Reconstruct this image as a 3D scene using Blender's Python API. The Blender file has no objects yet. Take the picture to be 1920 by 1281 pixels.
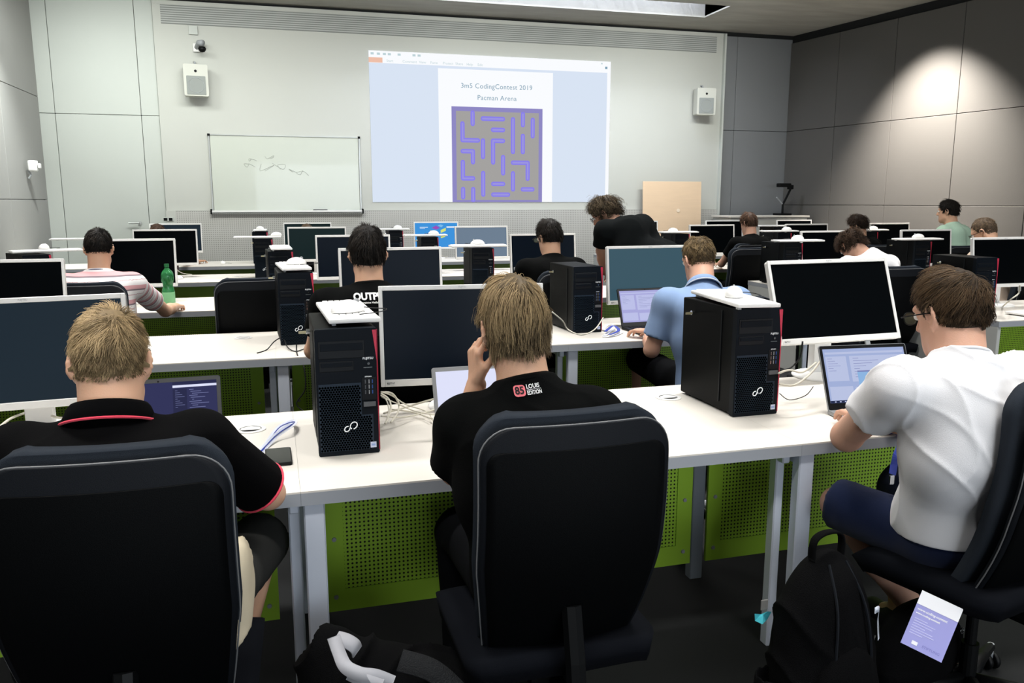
import bpy, bmesh, math, random
import numpy as np
from mathutils import Vector, Matrix
from mathutils.bvhtree import BVHTree
random.seed(7); rng = np.random.default_rng(7)
sc = bpy.context.scene
COL = sc.collection
PI = math.pi

# ------------------------------------------------------------------ camera
CAM_F, CAM_H, YAW, PITCH = 1520.0, 1.5, math.radians(15.3), math.radians(9.82)
cd = bpy.data.cameras.new('camera'); cam = bpy.data.objects.new('camera', cd); COL.objects.link(cam)
cd.sensor_width = 36; cd.lens = CAM_F / 1920 * 36; cd.clip_start = 0.05
cam.location = (0, 0, CAM_H)
cam.rotation_euler = (PI/2 - PITCH, 0, -YAW)
sc.camera = cam
FW = Vector((math.sin(YAW)*math.cos(PITCH), math.cos(YAW)*math.cos(PITCH), -math.sin(PITCH)))
RT = Vector((math.cos(YAW), -math.sin(YAW), 0)); UP = RT.cross(FW)
def W(px, py, d):            # a measured point of the room: pixel of the photo and depth
    return Vector((0, 0, CAM_H)) + (FW + RT*((px-960)/CAM_F) - UP*((py-640.5)/CAM_F)) * d
def ZP(px, py, z=.74):       # the same on a horizontal plane
    r = FW + RT*((px-960)/CAM_F) - UP*((py-640.5)/CAM_F)
    return Vector((0, 0, CAM_H)) + r * ((z-CAM_H)/r.z)

# ------------------------------------------------------------------ world, lights, exposure
w = bpy.data.worlds.new('world'); sc.world = w; w.use_nodes = True
w.node_tree.nodes['Background'].inputs[0].default_value = (.6, .7, .8, 1)
w.node_tree.nodes['Background'].inputs[1].default_value = .15
sc.view_settings.view_transform = 'Standard'; sc.view_settings.look = 'None'
sc.view_settings.exposure = 0.0; sc.view_settings.gamma = 1.0; sc.view_settings.use_curve_mapping = False
try: sc.cycles.max_bounces = 6; sc.cycles.diffuse_bounces = 3; sc.cycles.use_denoising = True
except Exception: pass
def area(name, loc, size, power, col=(1, .97, .92), target=None, spread=180, sy=None):
    l = bpy.data.lights.new(name, 'AREA'); l.energy = power; l.color = col
    l.shape = 'RECTANGLE'; l.size = size; l.size_y = sy or size; l.spread = math.radians(spread)
    o = bpy.data.objects.new(name, l); COL.objects.link(o); o.location = loc
    if target is not None:
        o.rotation_euler = (Vector(target)-Vector(loc)).to_track_quat('-Z', 'Y').to_euler()
    return o
for ly, pw in ((-4.6, 70), (-2.0, 60), (.6, 52), (3.2, 60), (5.8, 60), (8.3, 60)):
    for lx in (-1.0, 1.9, 4.8):
        area('ceiling_lamp_light', (lx, ly, 3.98), 1.5, pw*.80, (1, .985, .96), spread=105, sy=.35)
for lx in (-.5, 2.6, 5.4):
    area('wall_washer_light', (lx, 9.3, 4.0), 1.9, 33, (.97, 1.0, .96), target=(lx, 12, 1.9), spread=110, sy=.25)
area('wall_washer_light', (-2.25, 10.0, 4.0), 1.1, 20, (.95, 1.0, .96), target=(-2.3, 12, 2.2), spread=110, sy=.25)
def spot(name, loc, target, power, angle, blend, col=(1, .93, .85), r=.05):
    l = bpy.data.lights.new(name, 'SPOT'); l.energy = power; l.color = col; l.spot_size = math.radians(angle); l.spot_blend = blend
    l.shadow_soft_size = r
    o = bpy.data.objects.new(name, l); COL.objects.link(o); o.location = loc
    o.rotation_euler = (Vector(target)-Vector(loc)).to_track_quat('-Z', 'Y').to_euler()
    return o
spot('wall_spot_light', (7.30, 9.15, 4.05), (8.3, 9.25, 1.7), 2000, 82, 1.0)
spot('wall_spot_light', (8.15, 4.4, 4.05), (9.0, 4.45, 1.7), 1300, 74, 1.0)
spot('wall_spot_light', (-2.1, 9.7, 4.05), (-3.05, 9.9, 1.5), 620, 84, 1.0, (.95, 1, .97))
area('added_rear_fill', (3.5, -5.75, 1.9), 9.0, 330, (.86, .93, 1.0), target=(3.5, 4, 1.2), sy=1.7)  # added light from behind, no known source, to brighten the desk panels
area('skylight_glow', (3.4, 10.62, 4.9), 4.8, 150, (.80, .86, 1.0), target=(3.4, 10.9, 0), sy=.5)

# ------------------------------------------------------------------ materials
def lin(c):
    if isinstance(c, str):
        c = tuple(int(c[i:i+2], 16)/255 for i in (0, 2, 4))
    return tuple((x/12.92 if x <= .04045 else ((x+.055)/1.055)**2.4) for x in c)
MATS = {}
def mat(name, col, rough=.6, metal=0, bump=0, bscale=80, var=0, vscale=6, spec=.5, emit=None, estr=1, coat=0, sheen=0, trans=0, ior=1.45, stretch=None):
    if name in MATS: return MATS[name]
    m = bpy.data.materials.new(name); m.use_nodes = True; nt = m.node_tree; b = nt.nodes['Principled BSDF']
    c = lin(col); b.inputs['Base Color'].default_value = (*c, 1)
    b.inputs['Roughness'].default_value = rough; b.inputs['Metallic'].default_value = metal
    b.inputs['Specular IOR Level'].default_value = spec; b.inputs['IOR'].default_value = ior
    b.inputs['Coat Weight'].default_value = coat; b.inputs['Sheen Weight'].default_value = sheen
    b.inputs['Transmission Weight'].default_value = trans
    if emit is not None:
        b.inputs['Emission Color'].default_value = (*lin(emit), 1); b.inputs['Emission Strength'].default_value = estr
    tc = nt.nodes.new('ShaderNodeTexCoord'); src = tc.outputs['Object']
    if stretch:
        mp = nt.nodes.new('ShaderNodeMapping'); mp.inputs['Scale'].default_value = stretch
        nt.links.new(src, mp.inputs[0]); src = mp.outputs[0]
    if var:
        n = nt.nodes.new('ShaderNodeTexNoise'); n.inputs['Scale'].default_value = vscale; n.inputs['Detail'].default_value = 5
        r = nt.nodes.new('ShaderNodeMixRGB'); r.blend_type = 'MIX'
        r.inputs[1].default_value = (*[max(0, x*(1-var)) for x in c], 1); r.inputs[2].default_value = (*[min(1, x*(1+var)) for x in c], 1)
        nt.links.new(src, n.inputs['Vector']); nt.links.new(n.outputs['Fac'], r.inputs[0]); nt.links.new(r.outputs[0], b.inputs['Base Color'])
    if bump:
        n = nt.nodes.new('ShaderNodeTexNoise'); n.inputs['Scale'].default_value = bscale; n.inputs['Detail'].default_value = 4
        bp = nt.nodes.new('ShaderNodeBump'); bp.inputs['Strength'].default_value = bump; bp.inputs['Distance'].default_value = .01
        nt.links.new(src, n.inputs['Vector']); nt.links.new(n.outputs['Fac'], bp.inputs['Height']); nt.links.new(bp.outputs[0], b.inputs['Normal'])
    MATS[name] = m; return m
def emis(name, col, s=1.0):
    if name in MATS: return MATS[name]
    m = bpy.data.materials.new(name); m.use_nodes = True; nt = m.node_tree; nt.nodes.remove(nt.nodes['Principled BSDF'])
    e = nt.nodes.new('ShaderNodeEmission'); e.inputs[0].default_value = (*lin(col), 1); e.inputs[1].default_value = s
    nt.links.new(e.outputs[0], nt.nodes['Material Output'].inputs[0]); MATS[name] = m; return m
def grid_mat(name, col, dark, pitch, rad, axes='XZ', rough=.6, alpha=False, diag=False, lines=False):
    """surface with a regular grid of small holes (object coordinates)"""
    if name in MATS: return MATS[name]
    m = bpy.data.materials.new(name); m.use_nodes = True; nt = m.node_tree; b = nt.nodes['Principled BSDF']
    b.inputs['Roughness'].default_value = rough
    tc = nt.nodes.new('ShaderNodeTexCoord'); sp = nt.nodes.new('ShaderNodeSeparateXYZ'); nt.links.new(tc.outputs['Object'], sp.inputs[0])
    def M(op, a, bb=None):
        n = nt.nodes.new('ShaderNodeMath'); n.operation = op
        for i, v in enumerate((a, bb)):
            if v is None: continue
            if isinstance(v, (int, float)): n.inputs[i].default_value = v
            else: nt.links.new(v, n.inputs[i])
        return n.outputs[0]
    ds = []
    for a in axes:
        f = M('FRACT', M('ADD', M('MULTIPLY', sp.outputs[a], 1/pitch), 1000.0))
        ds.append(M('ABSOLUTE', M('SUBTRACT', f, .5)))
    if lines:
        d = ds[-1]; mask = M('LESS_THAN', d, rad)
    else:
        d = M('SQRT', M('ADD', M('POWER', ds[0], 2.0), M('POWER', ds[1], 2.0))); mask = M('LESS_THAN', d, rad)
    mx = nt.nodes.new('ShaderNodeMixRGB'); mx.inputs[1].default_value = (*lin(col), 1); mx.inputs[2].default_value = (*lin(dark), 1)
    nt.links.new(mask, mx.inputs[0]); nt.links.new(mx.outputs[0], b.inputs['Base Color'])
    if alpha:
        nt.links.new(M('SUBTRACT', 1.0, mask), b.inputs['Alpha'])
    MATS[name] = m; return m

M_desk = mat('desk_laminate', 'd9d4cb', .45, bump=.05, bscale=300, var=.02, vscale=3)
M_edge = mat('desk_edge', '9b9fa5', .45)
M_leg = mat('desk_leg_metal', 'd6dce8', .35, .2)
M_green = mat('green_metal', 'a2cc3c', .38)
M_greenholes = grid_mat('green_perforated_metal', 'a2cc3c', '0a0f06', .0140, .25, 'XZ', .38)
M_wallmain = mat('painted_wall', 'bfc0b9', .7, bump=.04, bscale=120, var=.015, vscale=1.5)
M_wallleft = mat('panel_wall_left_grey', '9a9996', .65, bump=.05, bscale=60, var=.04, vscale=1.2)
M_walldoor = mat('panel_wall_light', 'c0c4be', .6, var=.02, vscale=1.5)
M_wallrec = mat('panel_wall_recess_grey', '7c7e80', .65, bump=.05, bscale=60, var=.04, vscale=1.2)
M_wallgrey = mat('panel_wall_grey', '5a5855', .65, bump=.05, bscale=60, var=.04, vscale=1.2)
M_wallbase = mat('wall_gap_dark', '1c1d1d', .9)
M_perf = grid_mat('perforated_wainscot', 'bdbbb6', '8e8d89', .028, .24, 'XZ', .7)
M_grille = grid_mat('ventilation_grille', 'b2b4b0', '7f827f', .028, .24, 'XZ', .7, lines=True)
M_conc = mat('raw_concrete', 'a19f96', .9, bump=.25, bscale=9, var=.28, vscale=2.2, stretch=(.6, 2.2, 1))
M_floor = mat('dark_carpet', '0d0f10', .95, bump=.4, bscale=900, var=.35, vscale=260)
M_white = mat('white_plastic', 'e6e5e2', .35)
M_whitem = mat('matt_white_plastic', 'f2f1ee', .5)
M_grayp = mat('grey_plastic', '9c9fa2', .45)
M_black = mat('black_plastic', '020304', .5, spec=.25)
M_case = mat('black_case_metal', '010203', .5, spec=.12, bump=.05, bscale=500)
M_front = mat('navy_black_front', '070e16', .5, spec=.15)
M_lattice = mat('honeycomb_lattice', '1b2836', .45, spec=.3)
M_front2 = mat('drive_bay_black', '04090f', .45, spec=.3)
M_red = mat('red_plastic', 'c2304a', .4)
M_chrome = mat('chrome', 'c8ccd0', .15, 1)
M_scr = mat('black_screen', '010305', .4, spec=.06)
M_brass = mat('brass', 'd8cca4', .3, .8)
M_cable = mat('black_cable', '08090a', .5)
M_cablew = mat('ivory_cable', 'cfcabb', .5)
M_chairfab = mat('charcoal_chair_fabric', '2c3138', .9, bump=.35, bscale=900, sheen=.0, spec=.1)
M_seatfab = mat('dark_seat_fabric', '0b0d12', .95, bump=.35, bscale=900, spec=.08)
M_chairshell = mat('black_chair_shell', '010203', .6, spec=.12, bump=.12, bscale=700)
M_chairband = mat('dark_grey_chair_plastic', '0e1116', .6, spec=.2, bump=.12, bscale=700)
M_pipe = mat('grey_piping', '6e6f70', .5)
M_ply = mat('plywood', 'e5c8a8', .6, var=.06, vscale=3, stretch=(1, 1, 8))
M_fabblack = mat('black_nylon', '010102', .85, spec=.12, bump=.5, bscale=500)

# ------------------------------------------------------------------ mesh builder
class MB:
    def __init__(s): s.v = []; s.f = []; s.m = []; s.mats = []
    def mi(s, m):
        if m not in s.mats: s.mats.append(m)
        return s.mats.index(m)
    def add(s, vs, fs, m, M=None):
        o = len(s.v)
        for p in vs:
            p = Vector(p)
            if M is not None: p = M @ p
            s.v.append(p[:])
        k = s.mi(m)
        for f in fs: s.f.append([i+o for i in f]); s.m.append(k)
        return s
    def box(s, c, d, m, M=None, bev=0, seg=2):
        bm = bmesh.new(); bmesh.ops.create_cube(bm, size=1)
        bmesh.ops.scale(bm, vec=d, verts=bm.verts)
        if bev: bmesh.ops.bevel(bm, geom=bm.edges[:], offset=bev, segments=seg, affect='EDGES', profile=.6)
        bmesh.ops.translate(bm, vec=c, verts=bm.verts)
        bm.verts.index_update()
        s.add([v.co[:] for v in bm.verts], [[v.index for v in f.verts] for f in bm.faces], m, M); bm.free(); return s
    def tube(s, pts, r, m, n=6, M=None, closed=False, smooth=0):
        P = [Vector(p) for p in pts]
        if smooth:
            Q = []
            for i in range(len(P)-1):
                p0 = P[max(i-1, 0)]; p1 = P[i]; p2 = P[i+1]; p3 = P[min(i+2, len(P)-1)]
                for j in range(smooth):
                    t = j/smooth
                    Q.append(.5*((2*p1)+(p2-p0)*t+(2*p0-5*p1+4*p2-p3)*t*t+(3*p1-p0-3*p2+p3)*t**3))
            Q.append(P[-1]); P = Q
        R = r if isinstance(r, (list, tuple)) else [r]*len(P)
        vs = []; up = Vector((0, 0, 1)); prev = None
        for i, p in enumerate(P):
            t = (P[(i+1) % len(P)]-P[i-1]) if closed else (P[min(i+1, len(P)-1)]-P[max(i-1, 0)])
            if t.length < 1e-9: t = Vector((0, 0, 1))
            t.normalize()
            if prev is None:
                a = t.cross(up)
                if a.length < .1: a = t.cross(Vector((1, 0, 0)))
            else: a = prev - t*prev.dot(t)
            if a.length < 1e-6: a = t.orthogonal()
            a.normalize(); prev = a; b = t.cross(a)
            rr = R[min(i, len(R)-1)]
            for k in range(n):
                an = 2*PI*k/n; vs.append(p+a*math.cos(an)*rr+b*math.sin(an)*rr)
        fs = []
        L = len(P)
        for i in range(L if closed else L-1):
            j = (i+1) % L
            for k in range(n): fs.append([i*n+k, i*n+(k+1) % n, j*n+(k+1) % n, j*n+k])
        if not closed: fs.append(list(range(n))[::-1]); fs.append([(L-1)*n+k for k in range(n)])
        return s.add(vs, fs, m, M)
    def lathe(s, prof, m, n=24, M=None, c=(0, 0, 0)):
        vs = []; fs = []
        for r, z in prof:
            for k in range(n):
                a = 2*PI*k/n; vs.append((c[0]+r*math.cos(a), c[1]+r*math.sin(a), c[2]+z))
        for i in range(len(prof)-1):
            for k in range(n): fs.append([i*n+k, i*n+(k+1) % n, (i+1)*n+(k+1) % n, (i+1)*n+k])
        if prof[0][0] > 1e-4: fs.append(list(range(n))[::-1])
        if prof[-1][0] > 1e-4: fs.append([(len(prof)-1)*n+k for k in range(n)])
        return s.add(vs, fs, m, M)
    def slab(s, poly, z0, z1, m, M=None):   # polygon in xy extruded z0..z1
        n = len(poly)
        vs = [(x, y, z0) for x, y in poly]+[(x, y, z1) for x, y in poly]
        fs = [list(range(n))[::-1], [n+i for i in range(n)]]+[[i, (i+1) % n, n+(i+1) % n, n+i] for i in range(n)]
        return s.add(vs, fs, m, M)
    def quad(s, a, b, c, d, m, M=None): return s.add([a, b, c, d], [[0, 1, 2, 3]], m, M)
    def mesh(s, name, smooth=False):
        me = bpy.data.meshes.new(name); me.from_pydata(s.v, [], s.f)
        for m in s.mats: me.materials.append(m)
        me.polygons.foreach_set('material_index', s.m)
        if smooth: me.polygons.foreach_set('use_smooth', [True]*len(me.polygons))
        me.update(); return me
    def obj(s, name, parent=None, smooth=False, loc=None):
        o = bpy.data.objects.new(name, s.mesh(name, smooth)); COL.objects.link(o)
        if parent: o.parent = parent
        if loc is not None: o.location = loc
        return o
def rrect(w, h, r, n=5):
    pts = []
    for cx, cy, a0 in ((w/2-r, h/2-r, 0), (-w/2+r, h/2-r, 90), (-w/2+r, -h/2+r, 180), (w/2-r, -h/2+r, 270)):
        for i in range(n+1):
            a = math.radians(a0+90*i/n); pts.append((cx+r*math.cos(a), cy+r*math.sin(a)))
    return pts
def thing(name, label, cat, loc=(0, 0, 0), rz=0, group=None, rot=None):
    o = bpy.data.objects.new(name, None); COL.objects.link(o); o.empty_display_size = .1
    o.location = loc; o.rotation_euler = rot if rot else (0, 0, rz); o['label'] = label; o['category'] = cat
    if group: o['group'] = group
    return o
def tag(o, label, cat, group=None):
    o['label'] = label; o['category'] = cat
    if group: o['group'] = group
    return o
def struct(o): o['kind'] = 'structure'; return o
def dup(root, loc, rz=0, label=None, group=None, skip=()):
    r = root.copy(); COL.objects.link(r); r.location = loc; r.rotation_euler = (0, 0, rz)
    if label: r['label'] = label
    if group: r['group'] = group
    for ch in root.children:
        if ch.name.split('.')[0] in skip: continue
        c = ch.copy(); COL.objects.link(c); c.parent = r
        for g in ch.children:
            d = g.copy(); COL.objects.link(d); d.parent = c
    return r
def RX(a): return Matrix.Rotation(a, 4, 'X')
def RY(a): return Matrix.Rotation(a, 4, 'Y')
def RZ(a): return Matrix.Rotation(a, 4, 'Z')
def T(*a): return Matrix.Translation(a if len(a) == 3 else a[0])
def textmesh(s, size, m, align='CENTER', bold=0, spacing=1, xs=1):
    cu = bpy.data.curves.new('t', 'FONT'); cu.body = s; cu.size = size; cu.align_x = align; cu.align_y = 'CENTER'; cu.offset = bold; cu.space_character = spacing; cu.resolution_u = 3
    o = bpy.data.objects.new('t', cu); COL.objects.link(o)
    dg = bpy.context.evaluated_depsgraph_get(); me = bpy.data.meshes.new_from_object(o.evaluated_get(dg))
    vs = [(v.co.x*xs, v.co.y, 0) for v in me.vertices]; fs = [list(p.vertices) for p in me.polygons]
    bpy.data.objects.remove(o); bpy.data.meshes.remove(me)
    mb = MB(); mb.add(vs, fs, m); return mb
def addtext(mb, s, size, m, M, **k):   # text lies in local xy, M places it
    t = textmesh(s, size, m, **k); mb.add(t.v, t.f, m, M); return mb
FRONT = RX(PI/2)     # xy plane -> xz plane facing -Y

# ================================================================== ROOM
YB = 12.0; XL = -3.05; ZC = 4.12
RW0 = Vector((7.97, YB, 0)); RA = math.radians(9.3); RU = Vector((math.sin(RA), -math.cos(RA), 0))
def xr(y): return 7.97 + (YB-y)*math.tan(RA)
YF = -6.0
struct(MB().add([(XL-.3, YF-.3, 0), (xr(YF)+.4, YF-.3, 0), (xr(YB)+.3, YB+.3, 0), (XL-.3, YB+.3, 0), (XL-.3, YF-.3, -.1), (xr(YF)+.4, YF-.3, -.1), (xr(YB)+.3, YB+.3, -.1), (XL-.3, YB+.3, -.1)],
   [[0, 1, 2, 3], [7, 6, 5, 4], [0, 4, 5, 1], [1, 5, 6, 2], [2, 6, 7, 3], [3, 7, 4, 0]], M_floor).obj('floor'))
# ceiling slab with a skylight coffer
SX0, SX1, SY0, SY1 = .9, 5.95, 10.46, 11.18
c = MB()
xa, xb, ya, yb = XL-.3, xr(YF)+.4, YF-.3, YB+.3
for (x0, x1, y0, y1) in ((xa, xb, ya, SY0), (xa, xb, SY1, yb), (xa, SX0, SY0, SY1), (SX1, xb, SY0, SY1)):
    c.box(((x0+x1)/2, (y0+y1)/2, ZC+.15), (x1-x0, y1-y0, .3), M_conc)
struct(c.obj('ceiling'))
M_coffer = mat('pale_coffer_plaster', 'c9cbd3', .8, var=.06, vscale=2)
c = MB(); H2 = .85
c.box(((SX0+SX1)/2, SY1+.03, ZC+.02+H2/2), (SX1-SX0, .06, H2), M_coffer); c.box(((SX0+SX1)/2, SY0-.03, ZC+.02+H2/2), (SX1-SX0, .06, H2), M_coffer)
c.box((SX0-.03, (SY0+SY1)/2, ZC+.02+H2/2), (.06, SY1-SY0, H2), M_coffer); c.box((SX1+.03, (SY0+SY1)/2, ZC+.02+H2/2), (.06, SY1-SY0, H2), M_coffer)
c.box(((SX0+SX1)/2, (SY0+SY1)/2, ZC+.02+H2+.03), (SX1-SX0+.12, SY1-SY0+.12, .06), M_coffer)
struct(c.obj('trim_1'))
# back wall : base + light door panels + main proud wall + recessed grey panels
wb = struct(MB().box(((XL+8.3)/2, YB+.12, ZC/2), (8.3-XL+.3, .2, ZC), M_wallbase).obj('wall_back'))
def panel(parent, x0, x1, z0, z1, y, th, m, name='wall_panel', bev=.004):
    g = .006
    return MB().box(((x0+x1)/2, y+th/2, (z0+z1)/2), (x1-x0-g, th, z1-z0-g), m, bev=bev, seg=1).obj(name, parent)
ZJ = 2.62
for x0, x1 in ((XL, -2.84), (-2.84, -1.81), (-1.81, -1.585)):
    panel(wb, x0, x1, .02, ZJ, YB-.0, .04, M_walldoor); panel(wb, x0, x1, ZJ, ZC-.03, YB-.0, .04, M_walldoor)
for x0, x1 in ((6.72, 6.98), (6.98, 7.97)):
    panel(wb, x0, x1, .02, ZJ, YB, .04, M_wallrec); panel(wb, x0, x1, ZJ, ZC-.06, YB, .04, M_wallrec)
# main wall (proud 8 cm)
wm = struct(MB().box((2.57, YB-.04+.05, 1.37+(4.08-1.37)/2), (6.72+1.58, .1+.02, 4.08-1.37), M_wallmain).obj('wall_main'))
MB().box((2.55, YB-.052, 3.905), (8.06, .012, .235), M_grille).obj('ventilation_grille', wm)
MB().box((2.57, YB-.045, 4.055), (8.3, .02, .05), M_wallmain).obj('top_rail', wm)
MB().box((2.62, YB-.035, .69), (8.18, .11, 1.355), M_perf).obj('perforated_wainscot', wm)
MB().box((-1.52, YB-.035, .69), (.12, .12, 1.36), M_wallmain).obj('side_post', wm)
MB().box((6.71, YB-.03, 2.04), (.03, .16, 4.06), M_walldoor).obj('side_post', wm)
# right wall, splayed, with 1 m panels
ang = -PI/2 + RA
wr = struct(MB().box((9.2, .12, ZC/2), (19.2, .2, ZC), M_wallbase).obj('wall_right'))
wr.location = RW0 + Vector((0, 0, 0)); wr.rotation_euler = (0, 0, ang)
LR = 18.5
for i in range(18):
    x0 = i*1.03-.02; x1 = min((i+1)*1.03-.02, LR)
    if i == 0: x0 = 0
    for z0, z1 in ((.02, 1.44), (1.44, ZJ), (ZJ, 4.0)):
        panel(wr, x0, x1, z0, z1, -.03, .05, M_wallgrey)
# left wall
wl = struct(MB().box((XL-.12, (YB+YF)/2, ZC/2), (.2, YB-YF, ZC), M_wallbase).obj('wall_left'))
for i in range(12):
    y1 = YB-.0-i*1.5; y0 = y1-1.5
    for z0, z1 in ((.02, 1.52), (1.52, 2.82), (2.82, 4.02)):
        MB().box((XL-.0, (y0+y1)/2, (z0+z1)/2), (.06, y1-y0-.006, z1-z0-.006), M_wallleft, bev=.004, seg=1).obj('wall_panel', wl)
struct(MB().box((4, YF-.1, ZC/2), (15, .2, ZC), M_wallrec).obj('wall_front'))
wf = MB()  # unseen windows added behind the camera to go with the fill light
for i in range(6):
    x0 = -1+i*1.52
    wf.box((x0+.73, YF+.03, 1.9), (1.40, .02, 1.7), mat('added_window_glass', '8fa0ac', .1))
    for sx in (0, 1.46): wf.box((x0+sx, YF+.05, 1.9), (.06, .06, 1.82), M_white, bev=.004, seg=1)
    for sz in (1.02, 2.78): wf.box((x0+.73, YF+.05, sz), (1.46, .06, .06), M_white, bev=.004, seg=1)
struct(wf.obj('added_window_1'))

# ---- projected picture on the main wall
YS = YB-.058
def flat(mb, x0, x1, z0, z1, y, m): mb.quad((x0, y, z0), (x1, y, z0), (x1, y, z1), (x0, y, z1), m)
PX0, PX1, PZ0, PZ1 = 1.19, 4.815, 1.488, 3.575
PWd, PHt = PX1-PX0, PZ1-PZ0
proj = thing('projected_image', 'large projected computer picture showing a page with a maze, on the white front wall', 'projection', ((PX0+PX1)/2, YS, (PZ0+PZ1)/2))
E_bg = emis('projection_pale_blue', 'd9e4f4', 1.0); E_wh = emis('projection_white', 'fafcff', 1.0); E_or = emis('projection_orange', 'eebfa9', 1.0)
E_tx = emis('projection_text', '7fa0b4', 1.0); E_mz = emis('projection_maze_grey', 'a8a6a4', .95); E_vi = emis('projection_violet', '8a80ec', 1.0); E_vi2 = emis('projection_violet_light', 'b6b0f0', 1.0); E_vi3 = emis('projection_lavender', '9c96e0', 1.0); E_bd = emis('projection_dusky_violet', '8f89c4', 1.0); E_ic = emis('projection_icons', 'bfd3d8', 1.0)
def U(u, v, y=0): return (-PWd/2+u*PWd, y, PHt/2-v*PHt)
def urect(mb, u0, u1, v0, v1, d, m): mb.quad(U(u0, v1, -d), U(u1, v1, -d), U(u1, v0, -d), U(u0, v0, -d), m)
b = MB(); b.box((0, .001, 0), (PWd, .002, PHt), E_bg); b.obj('backdrop', proj)
b = MB(); urect(b, 0, 1, 0, .078, .002, E_wh); urect(b, .985, 1, .078, 1, .002, E_wh); urect(b, .27, .747, .095, 1, .002, E_wh); b.obj('page', proj)
b = MB(); urect(b, 0, .053, .043, .076, .003, E_or)
for i, u in enumerate((.008, .032, .055, .074, .112, .17, .19)): urect(b, u, u+.012, .012, .026, .003, E_ic)
for i, (u, l) in enumerate(((.068, 'Start'), (.13, 'Comment'), (.195, 'View'), (.24, 'Form'), (.29, 'Protect'), (.34, 'Share'), (.385, 'Help'), (.43, 'Edit'))):
    addtext(b, l, .05, E_ic, T(U(u, .062, -.003)) @ FRONT, align='LEFT')
urect(b, .957, .963, .01, .02, .003, E_ic); urect(b, .975, .985, .035, .052, .003, E_tx)
o = b.obj('menu_bar', proj); o['kind'] = 'stuff'
b = MB(); addtext(b, '3m5 CodingContest 2019', .098, E_tx, T(U(.51, .205, -.004)) @ FRONT, spacing=1.05)
addtext(b, 'Pacman Arena', .098, E_tx, T(U(.51, .282, -.004)) @ FRONT, spacing=1.05); b.obj('page_heading', proj)
b = MB(); urect(b, .322, .703, .345, 1, .003, E_bd)
urect(b, .34, .687, .375, .985, .004, E_mz)
MU0, MU1, MV0, MV1 = .345, .682, .385, .985
def mp(i, j): return (MU0+(MU1-MU0)*i/16, MV0+(MV1-MV0)*j/16)
def bar(i0, j0, i1, j1, hw=.42):
    (u0, v0), (u1, v1) = mp(min(i0, i1)-hw, min(j0, j1)-hw), mp(max(i0, i1)+hw, max(j0, j1)+hw)
    p = rrect((u1-u0)*PWd, (v1-v0)*PHt, .03, 3); cx, _, cz = U((u0+u1)/2, (v0+v1)/2)
    b.add([(cx+x, -.005, cz+z) for x, z in p], [list(range(len(p)))], E_vi)
    p = rrect((u1-u0)*PWd-.04, (v1-v0)*PHt-.04, .012, 3)
    b.add([(cx+x, -.006, cz+z) for x, z in p], [list(range(len(p)))], E_vi3)
for seg in ((1, 2, 1, 5), (1, 5, 4, 5), (3, 0, 3, 2), (5, 1, 9, 1), (7, 3, 9, 3), (11, 1, 11, 7), (13, 0, 13, 2), (15, 1, 15, 4), (13, 4, 13, 7), (5, 5, 5, 8), (7, 5, 9, 5), (7, 5, 7, 9),
            (1, 7, 3, 7), (3, 7, 3, 9), (9, 8, 9, 11), (1, 9, 1, 12), (3, 12, 1, 12), (5, 11, 5, 15), (11, 9, 14, 9), (14, 9, 14, 12), (11, 11, 11, 14), (7, 13, 9, 13), (13, 14, 15, 14), (1, 14, 1, 15.5), (3, 14, 3, 16), (7, 15, 10, 15)):
    bar(*seg)
b.obj('maze_picture', proj)

# ---- whiteboard
wbd = thing('whiteboard', 'long glossy whiteboard with aluminium frame and tray on the left of the front wall', 'whiteboard', (.02, YB-.07, 1.86))
M_wbs = mat('whiteboard_enamel', 'c6cabf', .22, coat=.3); M_alu = mat('aluminium', 'c9cbc8', .3, .6)
MB().box((0, .005, .01), (1.97, .02, 1.02), M_wbs).obj('board_surface', wbd)
b = MB()
for s in (-1, 1):
    b.box((s*1.0, 0, 0), (.02, .03, 1.06), M_alu, bev=.003, seg=1); b.box((0, 0, s*.52+.005), (2.0, .03, .016), M_alu, bev=.003, seg=1)
b.obj('frame', wbd)
MB().box((0, -.035, -.515), (2.02, .09, .022), M_white, bev=.006).box((0, -.075, -.505), (2.02, .01, .04), M_white, bev=.003, seg=1).obj('tray', wbd)
for sx, sz in ((-1, 1), (1, 1)): MB().box((sx*1.0, -.005, sz*.525), (.035, .04, .03), M_black, bev=.006).obj('corner_cap', wbd)
for sx in (-1, 1): MB().box((sx*1.02, -.04, -.50), (.02, .1, .07), M_black, bev=.006).obj('tray_end', wbd)
M_ink = mat('faint_marker_ink', 'a9aca4', .5)
b = MB()
for x, z, q in ((-.55, .13, .06), (-.5, .2, .04), (-.25, .24, .05), (-.12, .12, .09), (-.3, .1, .1), (.02, .06, .05), (.15, .03, .07)):
    p = [(x+q*math.sin(k*1.7+x*9)*.9+.02*k, -.0075, z+q*.5*math.cos(k*2.3+z*5)) for k in range(5)]
    b.tube(p, .0022, M_ink, 4, smooth=3)
b.obj('faint_writing', wbd)
tag(MB().box((0, 0, 0), (.2, .04, .028), M_black, bev=.008).obj('board_eraser', loc=(.45, YB-.115, 1.373)), 'black board eraser lying on the whiteboard tray', 'eraser')
for i, x in enumerate((.72, .9)):
    tag(MB().tube([(-.07, 0, 0), (.07, 0, 0)], .009, M_grayp, 8).obj('board_marker', loc=(x, YB-.115, 1.37)), ['grey marker on the whiteboard tray, the one next to the eraser', 'grey marker on the whiteboard tray, the one farther from the eraser'][i], 'marker', 'markers on the whiteboard tray')

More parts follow.
